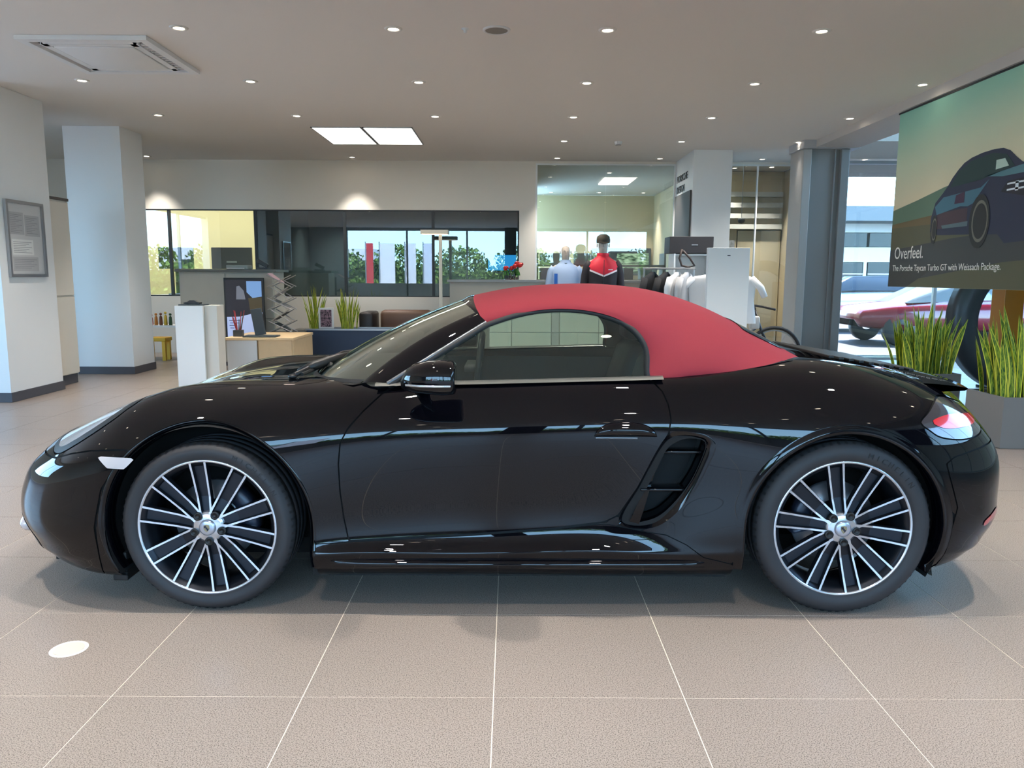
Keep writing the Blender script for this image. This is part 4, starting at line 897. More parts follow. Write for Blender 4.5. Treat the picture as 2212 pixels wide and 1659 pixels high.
# ---- tall cupboard between the two columns at left
tc = thing('tall_cupboard', 'tall off-white two-door cupboard just behind the left column', 'cupboard', (-5.6, 9.2, 0))
M_CREAM = mat('cream_front', (214, 206, 192), .5)
part('body', box(-5.95, -5.32, 8.90, 9.46, .12, 2.18), M_CREAM, tc)
part('door', box(-5.318, -5.30, 8.91, 9.45, 1.07, 2.16, .003), M_CREAM, tc); part('door', box(-5.318, -5.30, 8.91, 9.45, .13, 1.05, .003), M_CREAM, tc)
part('top_slab', box(-5.96, -5.30, 8.89, 9.47, 2.18, 2.21), mat('slab_dark', (80, 74, 70), .6), tc); part('plinth', box(-5.94, -5.33, 8.91, 9.45, .003, .12), M_PLINTH, tc)
so_ = thing('wall_socket', 'small dark wall socket low beside the square column', 'socket', (-6.6, BW - .02, .40)); part('plate', box(-6.66, -6.56, BW - .012, BW - .002, .36, .44, .002), M_PLINTH, so_)
# ---- toy shelf, yellow stool behind the square column
sh = thing('low_shelf', 'low white shelf board with small colourful toys, right of the square column', 'shelf', (-5.4, 12.3, 0))
part('board', box(-5.9, -5.15, 12.1, 12.5, .50, .53), M_WHITE, sh); part('support', box(-5.9, -5.86, 12.1, 12.5, .003, .50), M_WHITE, sh); part('support', box(-5.19, -5.15, 12.1, 12.5, .003, .50), M_WHITE, sh)
rt = random.Random(5)
for k, (nm, c) in enumerate((('red', (190, 60, 40)), ('orange', (220, 140, 60)), ('brown', (120, 70, 45)), ('yellow', (220, 180, 60)), ('dark green', (50, 80, 50)))):
    x = -5.66 + k * .075; t = thing('toy_figure', 'tiny %s toy figure standing on the low white shelf' % nm, 'toy', (x, 12.2, .53), 'toy figures on the low shelf')
    h = rt.uniform(.10, .24); mt = mat('toy_' + nm, c, .5)
    part('body', lathe([(.0, 0), (.028, 0), (.022, h * .6), (.010, h * .7)], (x, 12.2, .531), 10), mt, t, True); part('head', ball((x, 12.2, .531 + h * .82), .022, 8, 6), mt, t, True)
ys = thing('stool', 'bright yellow plastic stool under the low shelf by the square column', 'stool', (-5.48, 12.0, 0)); M_YEL = mat('yellow_plastic', (232, 178, 10), .4)
part('seat', box(-5.66, -5.30, 11.85, 12.09, .30, .36, .01), M_YEL, ys)
for x in (-5.63, -5.37):
    for y in (11.87, 12.03): part('leg', box(x, x + .05, y, y + .05, .002, .30), M_YEL, ys)
# ---- reception desk group
rd = thing('reception_desk', 'tall grey-white reception desk with glass-topped front panels, left of the screen', 'desk', (-4.1, 11.6, 0))
M_STONE = mat('desk_panel', (196, 190, 176), .35, noise=(5, .06))
part('body', box(-4.78, -3.42, 11.25, 11.75, .06, 1.36), M_STONE, rd)
for a, b in ((-4.77, -4.12), (-4.10, -3.43)): part('front_panel', box(a, b, 11.232, 11.25, .70, 1.34, .004), M_STONE, rd); part('front_panel', box(a, b, 11.232, 11.25, .08, .68, .004), M_STONE, rd)
part('worktop', box(-4.82, -3.36, 11.18, 11.80, 1.36, 1.40, .004), mat('worktop_glass', (104, 108, 104), .25), rd); part('plinth', box(-4.76, -3.44, 11.27, 11.73, .002, .06), M_PLINTH, rd)
M_MON = mat('monitor_back', (58, 66, 70), .5)
for k, (x, w, lab) in enumerate(((-5.95, .62, 'left grey monitor seen from behind through the office window'), (-4.96, .72, 'right grey monitor seen from behind above the reception desk'))):
    t = thing('monitor', lab, 'monitor', (x, 13.9, .96))
    part('casing', box(x - w / 2, x + w / 2, 13.9, 13.94, 1.42, 1.80, .01), M_MON, t); part('stand', J(box(x - .04, x + .04, 13.94, 13.97, .98, 1.55), box(x - .14, x + .14, 13.85, 14.05, .965, .985)), M_MON, t)
    part('badge', box(x - .09, x + .09, 13.894, 13.90, 1.53, 1.56), mat('badge_silver', (170, 180, 176), .4), t)
od = thing('office_desk', 'long desk in the cream office carrying the monitors', 'desk', (-5.4, 14, 0)); part('desktop', box(-7.0, -4.0 - .4, 13.6, 14.4, .92, .96), M_WHITE, od); part('side_panel', box(-7, -6.96, 13.6, 14.4, 0, .92), M_WHITE, od); part('side_panel', box(-4.44, -4.4, 13.6, 14.4, 0, .92), M_WHITE, od)
pr = thing('desk_printer', 'small pale printer on the reception desk top, beside the right monitor', 'printer', (-3.95, 11.5, 1.401)); part('casing', box(-4.14, -3.84, 11.35, 11.6, 1.401, 1.46, .01), mat('printer_grey', (150, 160, 156), .5), pr); part('tray', box(-4.11, -3.87, 11.30, 11.36, 1.405, 1.42), M_PAP, pr)
ph = thing('desk_phone', 'dark telephone at the right end of the reception desk top', 'telephone', (-3.62, 11.5, 1.401)); part('base', rot(box(-3.72, -3.56, 11.42, 11.60, 1.401, 1.43), 0), M_MON, ph); part('handset', rot(box(-3.74, -3.56, 11.44, 11.50, 1.46, 1.52, .01), math.radians(28), (-3.65, 11.5, 1.48), 'Y'), M_MON, ph)
# slim white pedestal with a model car on top
pd = thing('pedestal', 'slim tall white display pedestal in front of the reception desk', 'pedestal', (-4.0, 9.2, 0))
part('front', box(-3.90, -3.575, 9.0, 9.03, .002, .962), M_WHITE, pd); part('body', box(-3.575, -3.43, 9.05, 9.27, .002, .966), mat('pedestal_side', (204, 200, 190), .5), pd); part('back', box(-3.90, -3.575, 9.03, 9.27, .002, .958), M_STONE, pd)
mc = thing('model_car', 'small dark model car on a flat base on top of the white pedestal', 'model car', (-3.75, 9.15, .963))
part('base_plate', box(-3.88, -3.60, 9.06, 9.26, .963, .977), M_MON, mc)
part('car_body', prism([(-3.84, 0.981), (-3.66, 0.981), (-3.655, 0.999), (-3.69, 1.007), (-3.72, 1.023), (-3.77, 1.023), (-3.80, 1.005), (-3.845, 0.995)], 9.12, 9.20), mat('model_dark', (60, 58, 60), .3), mc)
for x in (-3.81, -3.69): part('model_wheel', cyl((x, 9.112, 0.987), .012, .096, 12, 'Y'), M_FRAME, mc)
# portrait screen
tvs = thing('screen', 'upright portrait advertising screen beside the reception desk', 'screen', (-3.72, 10.9, 0))
part('casing', box(-4.02, -3.46, 10.90, 10.94, .40, 1.28, .006), M_FRAME, tvs)
M_SC1 = mat('screen_dark', (46, 46, 54), .2, emit=.35); M_SC2 = mat('screen_blue', (118, 156, 206), .2, emit=.55); M_SC3 = mat('screen_brown', (78, 70, 52), .2, emit=.4); M_SC4 = mat('screen_pale', (168, 184, 224), .2, emit=.6)
sx0, sx1, sy = -3.995, -3.485, 10.897
def flat(x0, x1, z0, z1, d=0): return box(x0, x1, sy - .0012 - d, sy - d, z0, z1)
part('display', flat(sx0, sx1, .44, 1.25), M_SC1, tvs)
im = part('picture', (lambda p: prism(p, sy - .0022, sy - .0014))([(-3.70, 1.235), (-3.49, 1.235), (-3.49, 1.02), (-3.62, 1.0), (-3.70, 1.08)]), M_SC2, tvs)
part('picture', prism([(-3.68, 1.0), (-3.49, 1.01), (-3.49, .80), (-3.66, .80)], sy - .0022, sy - .0014), M_SC3, tvs)
part('picture', prism([(-3.84, 1.16), (-3.80, 1.17), (-3.74, 1.10), (-3.72, .98), (-3.85, .98)], sy - .0022, sy - .0014), mat('screen_grey', (120, 124, 136), .2, emit=.4), tvs)
part('picture', prism([(-3.99, .455), (-3.49, .455), (-3.49, .80), (-3.60, .79), (-3.80, .74), (-3.99, .735)], sy - .0024, sy - .0016), M_SC4, tvs)
part('picture', J(*[box(-3.96 + .01 * (k % 2), -3.80 - .03 * k, sy - .003, sy - .0024, .68 - k * .035, .69 - k * .035) for k in range(4)]), mat('screen_ink', (60, 70, 120), .3, emit=.2), tvs)
part('floor_stand', J(box(-3.78, -3.70, 10.94, 11.0, .02, .9), box(-3.95, -3.53, 10.80, 11.10, .002, .02)), M_FRAME, tvs)
# low wooden desk with pot, tablet and tablet stand
ld = thing('low_desk', 'low desk with light wood top and front, in front of the screen', 'desk', (-3.5, 10.2, 0))
M_WOOD = mat('light_wood', (226, 196, 152), .5, noise=(12, .06))
part('desktop', box(-3.62, -2.75, 9.75, 10.75, .50, .535, .004), M_WOOD, ld); part('front_panel', box(-3.60, -3.22, 9.78, 9.80, .003, .50), M_WHITE, ld); part('front_panel', box(-3.20, -2.78, 9.78, 9.80, .003, .50), M_WOOD, ld); part('side_panel', box(-2.78, -2.76, 9.80, 10.74, .003, .50), M_WOOD, ld); part('rear_panel', box(-3.6, -2.78, 10.72, 10.74, .003, .50), M_WOOD, ld)
pp = thing('pen_pot', 'dark square pot holding red and green stems on the low desk', 'pot', (-3.50, 9.95, .536)); part('pot', box(-3.56, -3.45, 9.90, 10.0, .536, .62, .004), M_MON, pp)
for k in range(9): a = rt.uniform(-.4, .4); part('stem', tube([(-3.50 + a * .08, 9.95, .62), (-3.50 + a * .22, 9.95 + rt.uniform(-.03, .03), .62 + rt.uniform(.14, .26))], [.007, .004], 6), mat('stem_red', (176, 60, 64), .5) if k % 3 else mat('stem_green', (60, 74, 44), .6), pp)
tb = thing('tablet', 'dark tablet leaning upright on a flat stand at the low desk', 'tablet', (-3.18, 9.85, .536)); part('panel', rot(box(-3.27, -3.13, 9.88, 9.90, .56, .90, .004), math.radians(-9), (-3.2, 9.9, .56), 'Y'), M_MON, tb); part('foot', box(-3.40, -2.98, 9.78, 10.0, .536, .556, .006), M_MON, tb)
# folding brochure rack: zig-zag lattice
br = thing('brochure_rack', 'silver folding zig-zag brochure rack right of the portrait screen', 'rack', (-3.2, 10.95, 0))
zz = [.52, .68, .84, 1.0, 1.16, 1.32]
for y in (10.85, 11.10):
    for k in range(5):
        part('bar', tube([(-3.40 + .04 * (k % 2), y, zz[k]), (-3.06 - .04 * (k % 2), y, zz[k + 1])], .007, 6), M_ALU, br); part('bar', tube([(-3.06 - .04 * (k % 2), y, zz[k]), (-3.40 + .04 * (k % 2), y, zz[k + 1])], .007, 6), M_ALU, br)
for k in range(4):
    part('tray', rot(box(-3.33, -3.13, 10.86, 11.09, zz[k] + .07, zz[k] + .078), math.radians(-32 if k % 2 else 32), (-3.23, 10.95, zz[k] + .07), 'Y'), M_MON if k < 2 else M_ALU, br)
part('base', box(-3.42, -3.04, 10.84, 11.11, .48, .52), M_MON, br)
part('foot_block', box(-3.40, -3.06, 10.86, 11.09, .003, .48), M_WOOD, br)
bc = thing('brochure', 'pink and white brochure on the top tray of the folding rack', 'brochure', (-3.3, 10.95, 1.2)); part('sheet', rot(box(-3.42, -3.20, 10.87, 11.08, 1.27, 1.276), math.radians(36), (-3.3, 10.95, 1.27), 'Y'), mat('brochure_pink', (214, 178, 186), .5), bc)
# ---- floor lamp with horizontal head
la = thing('floor_lamp', 'T-shaped cream floor lamp before the dark window', 'lamp', (-1.10, 12.2, 0)); M_LC = mat('lamp_cream', (214, 206, 188), .4)
part('base', cyl((-1.10, 12.2, .002), .15, .02, 24), M_LC, la); part('pole', box(-1.125, -1.075, 12.18, 12.22, .02, 1.96), M_LC, la); hd_ = part('lamp_head', box(-1.40, -.97, 12.10, 12.30, 1.96, 2.02, .006), M_LC, la); part('diffuser', box(-1.38, -.99, 12.11, 12.29, 1.953, 1.96), mat('soft_glow', (255, 240, 210), .5, emit=2.2), hd_)
# ---- long planter with grasses, picture, armchair
lp = thing('long_planter', 'long dark blue planter trough before the rear wall', 'planter', (-2.2, 11.9, 0)); part('trough', box(-3.10, -1.30, 11.75, 12.15, .003, .495, .004), mat('planter_blue', (44, 62, 88), .5), lp); part('end_block', box(-3.32, -3.11, 11.75, 12.15, .003, .50), mat('block_grey', (130, 126, 118), .6), lp); part('rim', J(box(-3.12, -1.28, 11.73, 11.76, .49, .515), box(-3.12, -1.28, 12.14, 12.17, .49, .515)), M_ALU, lp)
M_SN1 = leaf_mat('snake_leaf', (44, 84, 24), (150, 168, 40)); M_SN2 = mat('snake_edge', (232, 222, 70), .5)
def blade(x, y, z, h, lean, w, tw, rr):
    """one upright sword leaf: two crossed faces folded along the midrib, with yellow margins"""
    V = []; F = []; fm = []; n = 6
    for k in range(n + 1):
        t = k / n; ww = w * (1 - max(0, (t - .55) / .45) ** 1.5) * (.75 + .25 * min(1, t * 3)) + .0006; cx = x + lean[0] * t ** 1.5 * h; cy = y + lean[1] * t ** 1.5 * h; a = tw + .5 * t; c, s = math.cos(a), math.sin(a)
        for q, dd in ((-1, 0), (-.72, .0), (0, -.25), (.72, .0), (1, 0)): V.append((cx + c * ww * q - s * ww * dd, cy + s * ww * q + c * ww * dd, z + h * t))
    for k in range(n):
        for j in range(4): F.append((k * 5 + j, k * 5 + j + 1, k * 5 + 6 + j, k * 5 + 5 + j)); fm.append(1 if j in (0, 3) else 0)
    return V, F, fm
def snake_plant(t, x0, x1, y0, y1, z, hmin, hmax, n, seed, w=.022):
    r = random.Random(seed)
    for k in range(n):
        x, y = r.uniform(x0, x1), r.uniform(y0, y1); edge = (x - (x0 + x1) / 2) / (x1 - x0) * 2
        V, F, fm = blade(x, y, z, r.uniform(hmin, hmax) * (1 - .25 * abs(edge)), (edge * .22 + r.uniform(-.12, .12), r.uniform(-.12, .12)), w * r.uniform(.7, 1.15), r.uniform(-1.2, 1.2), r)
        part('leaf', (V, F), None, t, True, mats=[M_SN1, M_SN2], fmat=fm)
for k, (x0, x1, lab) in enumerate(((-3.08, -2.95, 'left tuft of snake plant in the long blue planter'), (-2.66, -2.40, 'right tuft of snake plant in the long blue planter'))):
    t = thing('snake_plant', lab, 'plant', ((x0 + x1) / 2, 11.95, .50), 'snake plants in the long planter'); snake_plant(t, x0, x1, 11.82, 12.08, .50, .45, .72, 26, 11 + k, .014)
pc = thing('picture_card', 'small framed picture of dark flowers standing between the two tufts of grass', 'picture', (-2.82, 11.82, .50)); part('frame', box(-2.93, -2.70, 11.80, 11.82, .515, .83, .003), M_PAP, pc); part('print', box(-2.90, -2.73, 11.797, 11.80, .54, .80), leaf_mat('flower_print', (40, 30, 40), (150, 120, 130)), pc)
ar = thing('armchair', 'low brown armchair with dark side, behind the windscreen', 'armchair', (-1.9, 12.6, 0)); M_BR = mat('brown_leather', (106, 78, 62), .5); M_DBR = mat('dark_leather', (44, 36, 34), .5)
part('seat', box(-2.30, -1.25, 12.35, 12.95, .20, .44, .05), M_BR, ar, True); part('backrest', box(-2.15, -1.30, 12.72, 12.95, .40, .76, .07), M_BR, ar, True); part('armrest', box(-2.42, -2.20, 12.32, 12.95, .06, .74, .04), M_DBR, ar, True); part('armrest', box(-1.32, -1.12, 12.32, 12.95, .06, .72, .04), M_DBR, ar, True)
# ---- counter along the rear glazing
ct = thing('counter', 'long beige-grey counter before the rear glazing, behind the red roof', 'counter', (1.3, 12.6, 0)); M_CT = mat('counter_beige', (178, 172, 158), .5)
part('body', box(-.98, 2.60, 12.45, 12.95, .05, 1.22), M_CT, ct); part('worktop', box(-1.02, 2.65, 12.40, 13.0, 1.22, 1.26, .004), mat('counter_top', (150, 150, 146), .35), ct); part('plinth', box(-1.1, 2.55, 12.5, 12.9, .002, .05), M_PLINTH, ct)
sb_ = thing('sideboard', 'low cream sideboard with drawer fronts in front of the two mannequins', 'sideboard', (.9, 10.8, 0))
part('body', box(-.30, 1.70, 10.62, 10.95, .06, .98), M_STONE, sb_); part('plinth', box(-.28, 1.68, 10.64, 10.93, .001, .06), M_PLINTH, sb_); part('top', box(-.32, 1.72, 10.60, 10.97, .98, 1.0, .003), M_WHITE, sb_)
for a, b in ((-.29, .005), (.015, .55), (.56, .66), (.67, 1.20), (1.21, 1.69)):
    for z0, z1 in ((.08, .55), (.56, .96)): part('drawer_front', box(a, b, 10.60, 10.62, z0, z1, .003), mat('front_cream', (222, 218, 196), .5) if b - a > .2 else M_STONE, sb_)
# folders and boxes on shelves of the bay wall
for k, (x, w, c, nm) in enumerate(((.50, .42, (214, 216, 196), 'pale box with grey lettering'), (1.10, .34, (222, 224, 216), 'white box'), (1.52, .30, (196, 202, 196), 'grey-white box'), (.50, .34, (224, 196, 190), 'pinkish box'), (2.24, .28, (206, 214, 196), 'pale green box'), (1.95, .16, (80, 86, 84), 'dark file box'))):
    z = 1.52 if k in (0, 1, 2) else 1.27; t = thing('storage_box', '%s on the rear shelf seen through the glazed bay' % nm, 'box', (x + w / 2, 13.6, z), 'boxes on the rear shelf'); part('carton', box(x, x + w, 13.5, 13.8, z, z + .19, .004), mat('box_%d' % k, c, .6), t); part('lid', box(x - .004, x + w + .004, 13.496, 13.804, z + .15, z + .194), mat('box_%d' % k, c, .6), t)
sf = thing('rear_shelf', 'shelf board behind the glazing carrying storage boxes', 'shelf', (1.5, 13.65, 0)); part('board', box(.44, 2.66, 13.45, 13.9, 1.49, 1.518), M_CT, sf); part('board', box(.44, 2.66, 13.45, 13.9, 1.24, 1.268), M_CT, sf)
for x in (.44, 2.63): part('side', box(x, x + .03, 13.45, 13.9, 0, 1.72), M_CT, sf)
wd_ = thing('wall_screen', 'dark wide screen with green picture on the far wall behind the jacket mannequin', 'screen', (2.2, 18.5, 1.5)); part('casing', box(1.9, 3.3, 18.5, 18.58, 1.35, 1.98, .01), M_MON, wd_); part('display', box(1.95, 3.25, 18.495, 18.5, 1.40, 1.86), leaf_mat('screen_green', (40, 70, 50), (170, 200, 170)), wd_)
fb = thing('flower_bouquet', 'bunch of red flowers with green leaves on the counter left of the mannequins', 'flowers', (.05, 12.55, 1.26)); part('vase', lathe([(.0, 0), (.05, 0), (.06, .08), (.045, .12)], (.02, 12.55, 1.262), 14), M_GL, fb, True)
rf = random.Random(9)
for k in range(6):
    c = (.02 + rf.uniform(-.16, .16), 12.55 + rf.uniform(-.05, .05), 1.46 + rf.uniform(-.03, .09)); part('stem', tube([(.02, 12.55, 1.30), ((.02 + c[0]) / 2, 12.55, 1.40), c], .004, 5), mat('stem_green', (60, 74, 44), .6), fb); part('bloom', J(ball(c, .038, 9, 6), ball((c[0] + .025, c[1], c[2] + .012), .026, 8, 5)), mat('bloom_red', (200, 36, 34), .6), fb, True)
for k in range(9):
    x = .02 + rf.uniform(-.14, .14); V, F, fm = blade(x, 12.55, 1.33, .14, (rf.uniform(-.6, .6), 0), .018, rf.uniform(-1, 1), rf); part('leaf', (V, F), leaf_mat('leaf_fresh', (40, 90, 36), (90, 150, 60)), fb)
# ---- mannequins
def skinbody(name, chain, m, parent, sub=2):
    """continuous tapered figure grown from a jointed skeleton: nodes {key:(pos, rx, ry)}, links"""
    nodes, links = chain; keys = list(nodes); me = bpy.data.meshes.new(name); off = wloc(parent)
    me.from_pydata([tuple(Vector(nodes[k][0]) - off) for k in keys], [(keys.index(a), keys.index(b)) for a, b in links], [])
    o = bpy.data.objects.new(name, me); COL.objects.link(o); sk = o.modifiers.new('s', 'SKIN'); sd_ = me.skin_vertices[0].data
    for i, k in enumerate(keys): sd_[i].radius = (nodes[k][1], nodes[k][2]); sd_[i].use_root = (i == 0)
    sb = o.modifiers.new('d', 'SUBSURF'); sb.levels = sub; sb.render_levels = sub
    dg = bpy.context.evaluated_depsgraph_get(); me2 = bpy.data.meshes.new_from_object(o.evaluated_get(dg)); bpy.data.objects.remove(o)
    o = bpy.data.objects.new(name, me2); COL.objects.link(o); o.parent = parent; me2.materials.clear(); me2.materials.append(m); me2.polygons.foreach_set('use_smooth', [True] * len(me2.polygons)); return o
def mannequin(x, y, H, label, m_skin, jacket, trousers, cap=None, kind='jacket', hood=None):
    t = thing('mannequin', label, 'mannequin', (x, y, 0)); s = H / 1.86
    P = lambda dx, dy, z: (x + dx * s, y + dy * s, z * s)
    n = {'pel': (P(0, 0, .98), .15 * s, .10 * s), 'wa': (P(0, 0, 1.12), .13 * s, .09 * s), 'ch': (P(0, 0, 1.33), .16 * s, .11 * s), 'sh': (P(0, .01, 1.46), .11 * s, .08 * s), 'nk': (P(0, .01, 1.56), .055 * s, .055 * s), 'jw': (P(0, -.01, 1.64), .065 * s, .075 * s), 'hd': (P(0, -.005, 1.73), .078 * s, .092 * s), 'tp': (P(0, .01, 1.80), .055 * s, .065 * s)}
    l = [('pel', 'wa'), ('wa', 'ch'), ('ch', 'sh'), ('sh', 'nk'), ('nk', 'jw'), ('jw', 'hd'), ('hd', 'tp')]
    for q, sg in (('L', -1), ('R', 1)):
        n.update({'s' + q: (P(sg * .18, .01, 1.45), .06 * s, .06 * s), 'e' + q: (P(sg * .25, .02, 1.18), .045 * s, .045 * s), 'w' + q: (P(sg * .27, -.05, .93), .03 * s, .028 * s), 'h' + q: (P(sg * .275, -.07, .85), .036 * s, .018 * s), 'hp' + q: (P(sg * .10, 0, .93), .09 * s, .09 * s), 'kn' + q: (P(sg * .11, -.01, .50), .062 * s, .062 * s), 'an' + q: (P(sg * .11, .02, .09), .038 * s, .038 * s), 'ft' + q: (P(sg * .12, -.13, .035), .04 * s, .025 * s)})
        l += [('sh', 's' + q), ('s' + q, 'e' + q), ('e' + q, 'w' + q), ('w' + q, 'h' + q), ('pel', 'hp' + q), ('hp' + q, 'kn' + q), ('kn' + q, 'an' + q), ('an' + q, 'ft' + q)]
        for j in range(5):
            a = (j - 2) * .013; ln = (.065, .085, .09, .08, .05)[j]
            n['f%s%d' % (q, j)] = (P(sg * .275 + (0 if j < 4 else -sg * .02), -.07 + a, .85 - .04), .010 * s, .010 * s); n['g%s%d' % (q, j)] = (P(sg * .27 - (sg * .02 if j == 4 else 0), -.075 + a * 1.1, .82 - ln), .007 * s, .007 * s)
            l += [('h' + q, 'f%s%d' % (q, j)), ('f%s%d' % (q, j), 'g%s%d' % (q, j))]
    b = skinbody('body', (n, l), m_skin, t, 2)
    part('nose', ball(P(0, -.10, 1.70), (.012 * s, .018 * s, .022 * s), 8, 6), m_skin, b, True)
    for sg in (-1, 1): part('ear', ball(P(sg * .083, 0, 1.70), (.010 * s, .02 * s, .03 * s), 8, 6), m_skin, b, True); part('eye', ball(P(sg * .032, -.088, 1.722), (.016 * s, .008 * s, .008 * s), 8, 6), m_skin, b, True)
    part('mouth', ball(P(0, -.086, 1.655), (.024 * s, .010 * s, .007 * s), 8, 6), m_skin, b, True)
    # jacket: closed torso loft plus sleeves that follow the arms
    rows = []
    for z, rx, ry in ((.86, .185, .135), (.88, .20, .145), (1.0, .205, .145), (1.15, .20, .14), (1.30, .215, .145), (1.40, .225, .14), (1.47, .20, .12), (1.515, .13, .09), (1.55, .085, .078), (1.585, .075, .075)):
        rows.append([P(math.copysign(abs(math.cos(a)) ** .8, math.cos(a)) * rx, math.sin(a) * ry + .005, z) for a in np.linspace(0, 2 * math.pi, 33)])
    V = [p for r in rows for p in r]; F = gridf(len(rows), 33); fm = []
    for i in range(len(rows) - 1):
        for j in range(32):
            fm.append(1 if (jacket[1] and i >= 5) else 0)
    jk = part('jacket', (V, F), None, t, True, mats=[jacket[0], jacket[1] or jacket[0]], fmat=fm)
    for sg in (-1, 1): part('sleeve', tube([P(sg * .16, .01, 1.46), P(sg * .205, .012, 1.40), P(sg * .235, .015, 1.28), P(sg * .255, .02, 1.16), P(sg * .27, -.01, 1.03), P(sg * .275, -.045, .94)], [.075 * s, .074 * s, .066 * s, .058 * s, .052 * s, .045 * s], 14), jacket[0], jk, True)
    if jacket[1]:
        # pointed yoke and white chevron on the chest
        def front(dx, z): 
            rx, ry = (.215, .148); return P(dx, -ry * math.sqrt(max(0, 1 - (dx / (rx * 1.03)) ** 2)) - .008, z)
        yk = []
        for j in range(17): dx = -.185 + .37 * j / 16; zl = 1.29 + abs(dx) * .42; yk.append([front(dx, zl), front(dx, (zl + 1.47) / 2), P(dx * .93, -.118 * math.sqrt(max(0, 1 - (dx / .21) ** 2)) - .008, 1.46 - abs(dx) * .05)])
        part('yoke', ([p for r in yk for p in r], gridf(17, 3)), jacket[1], jk, True)
        cv = []
        for j in range(17): dx = -.19 + .38 * j / 16; zl = 1.29 + abs(dx) * .42; a = front(dx, zl); b2 = front(dx, zl - .024); cv.append([(a[0], a[1] - .002, a[2]), (b2[0], b2[1] - .002, b2[2])])
        part('chevron_stripe', ([p for r in cv for p in r], gridf(17, 2)), jacket[2], jk)
        part('collar', lathe([(.078 * s, 0), (.086 * s, .03 * s), (.080 * s, .055 * s)], P(0, .005, 1.54), 24), jacket[1], jk, True)
        part('zip', box(x - .004, x + .004, y - .158 * s, y - .150 * s, .88 * s, 1.50 * s), M_FRAME, jk)
        part('chest_logo', box(x + .06 * s, x + .12 * s, y - .158 * s, y - .154 * s, 1.36 * s, 1.372 * s), jacket[2], jk)
    part('trousers', J(*[tube([P(sg * .09, 0, .96), P(sg * .105, 0, .75), P(sg * .11, -.01, .50), P(sg * .11, .01, .12)], [.105 * s, .098 * s, .078 * s, .066 * s], 14) for sg in (-1, 1)], tube([P(0, 0, .85), P(0, 0, 1.0)], [.15 * s, .16 * s], 16)), trousers, t, True)
    if cap:
        part('cap', J(lathe([(.094 * s, 0), (.097 * s, .04 * s), (.085 * s, .09 * s), (.045 * s, .118 * s), (.0, .122 * s)], P(0, 0, 1.735), 24), rot(box(x - .07 * s, x + .07 * s, y - .18 * s, y - .07 * s, 1.735 * s, 1.747 * s, .004), math.radians(6), P(0, -.08, 1.74), 'X')), cap, t, True)
    part('base_plate', cyl((x, y, .0015), .20, .012, 28), M_ALU, t)
    return t
M_MSK = mat('mannequin_grey', (176, 172, 162), .5); M_MSP = mat('mannequin_pale', (206, 190, 172), .5)
mannequin(1.33, 11.35, 1.93, 'mannequin in a black jacket with red chest and white chevron, wearing a dark cap', M_MSK, (mat('jacket_black', (28, 20, 26), .7), mat('jacket_red', (204, 18, 44), .6), mat('stripe_white', (236, 220, 220), .6)), M_LEA if 'M_LEA' in globals() else M_FRAME, mat('cap_olive', (52, 46, 32), .7))
m2 = mannequin(.83, 11.95, 1.84, 'bareheaded mannequin in a pale blue jacket, left of the red and black one', M_MSP, (mat('jacket_pale_blue', (158, 178, 206), .6), None, None), mat('trousers_grey', (90, 92, 96), .7))
part('blue_panel', rot(box(.655, .705, 11.83, 11.845, .95, 1.36), 0), mat('panel_blue', (30, 90, 170), .6), m2, label='deep blue panel on the jacket side')
scf = part('scarf', lathe([(.075, 0), (.09, .02), (.085, .06)], (.83, 11.955, 1.46), 20), mat('scarf_dark', (60, 84, 96), .7), m2, True)
# ---- white display panel, clothes rail, black box sign, bicycle
wp = thing('display_panel', 'tall plain white display panel behind the rear of the red roof', 'panel', (2.55, 9.2, 0)); part('board', box(2.31, 2.80, 9.18, 9.26, .02, 1.66, .004), M_WHITE, wp); part('foot', box(2.29, 2.82, 9.05, 9.40, .002, .02), M_ALU, wp); part('badge', box(2.535, 2.57, 9.176, 9.18, 1.565, 1.575), M_FRAME, wp)
bs = thing('box_sign', 'black rectangular box on top of the white shelf unit beside the lettered column', 'box', (2.15, 9.9, 1.60)); part('casing', box(2.02, 2.58, 10.0, 10.35, 1.62, 1.83, .006), mat('box_black', (44, 40, 42), .5), bs); part('badge', box(2.30, 2.38, 9.995, 10.0, 1.72, 1.73), M_ALU, bs)
su = thing('shelf_unit', 'white upright shelf unit under the black box', 'shelf', (2.25, 10.0, 0)); part('back', box(2.10, 2.55, 10.32, 10.35, .02, 1.615), M_WHITE, su); part('side', box(2.08, 2.10, 10.0, 10.35, .003, 1.615), M_WHITE, su); part('side', box(2.55, 2.57, 10.0, 10.35, .003, 1.615), M_WHITE, su)
for z in (.40, .80, 1.20, 1.59): part('shelf_board', box(2.10, 2.55, 10.02, 10.32, z, z + .02), M_WHITE, su)
cr_ = thing('clothes_rail', 'chrome clothes rail with hanging jackets, left of the white panel', 'clothes rail', (2.0, 9.5, 0)); part('upright', tube([(1.62, 9.5, .02), (1.62, 9.5, 1.42)], .012, 8), M_ALU, cr_); part('upright', tube([(2.22, 9.5, .02), (2.22, 9.5, 1.42)], .012, 8), M_ALU, cr_); part('rail', tube([(1.60, 9.5, 1.42), (2.24, 9.5, 1.42)], .012, 8), M_ALU, cr_)
for x in (1.62, 2.22): part('foot', box(x - .02, x + .02, 9.25, 9.75, .002, .03), M_ALU, cr_)
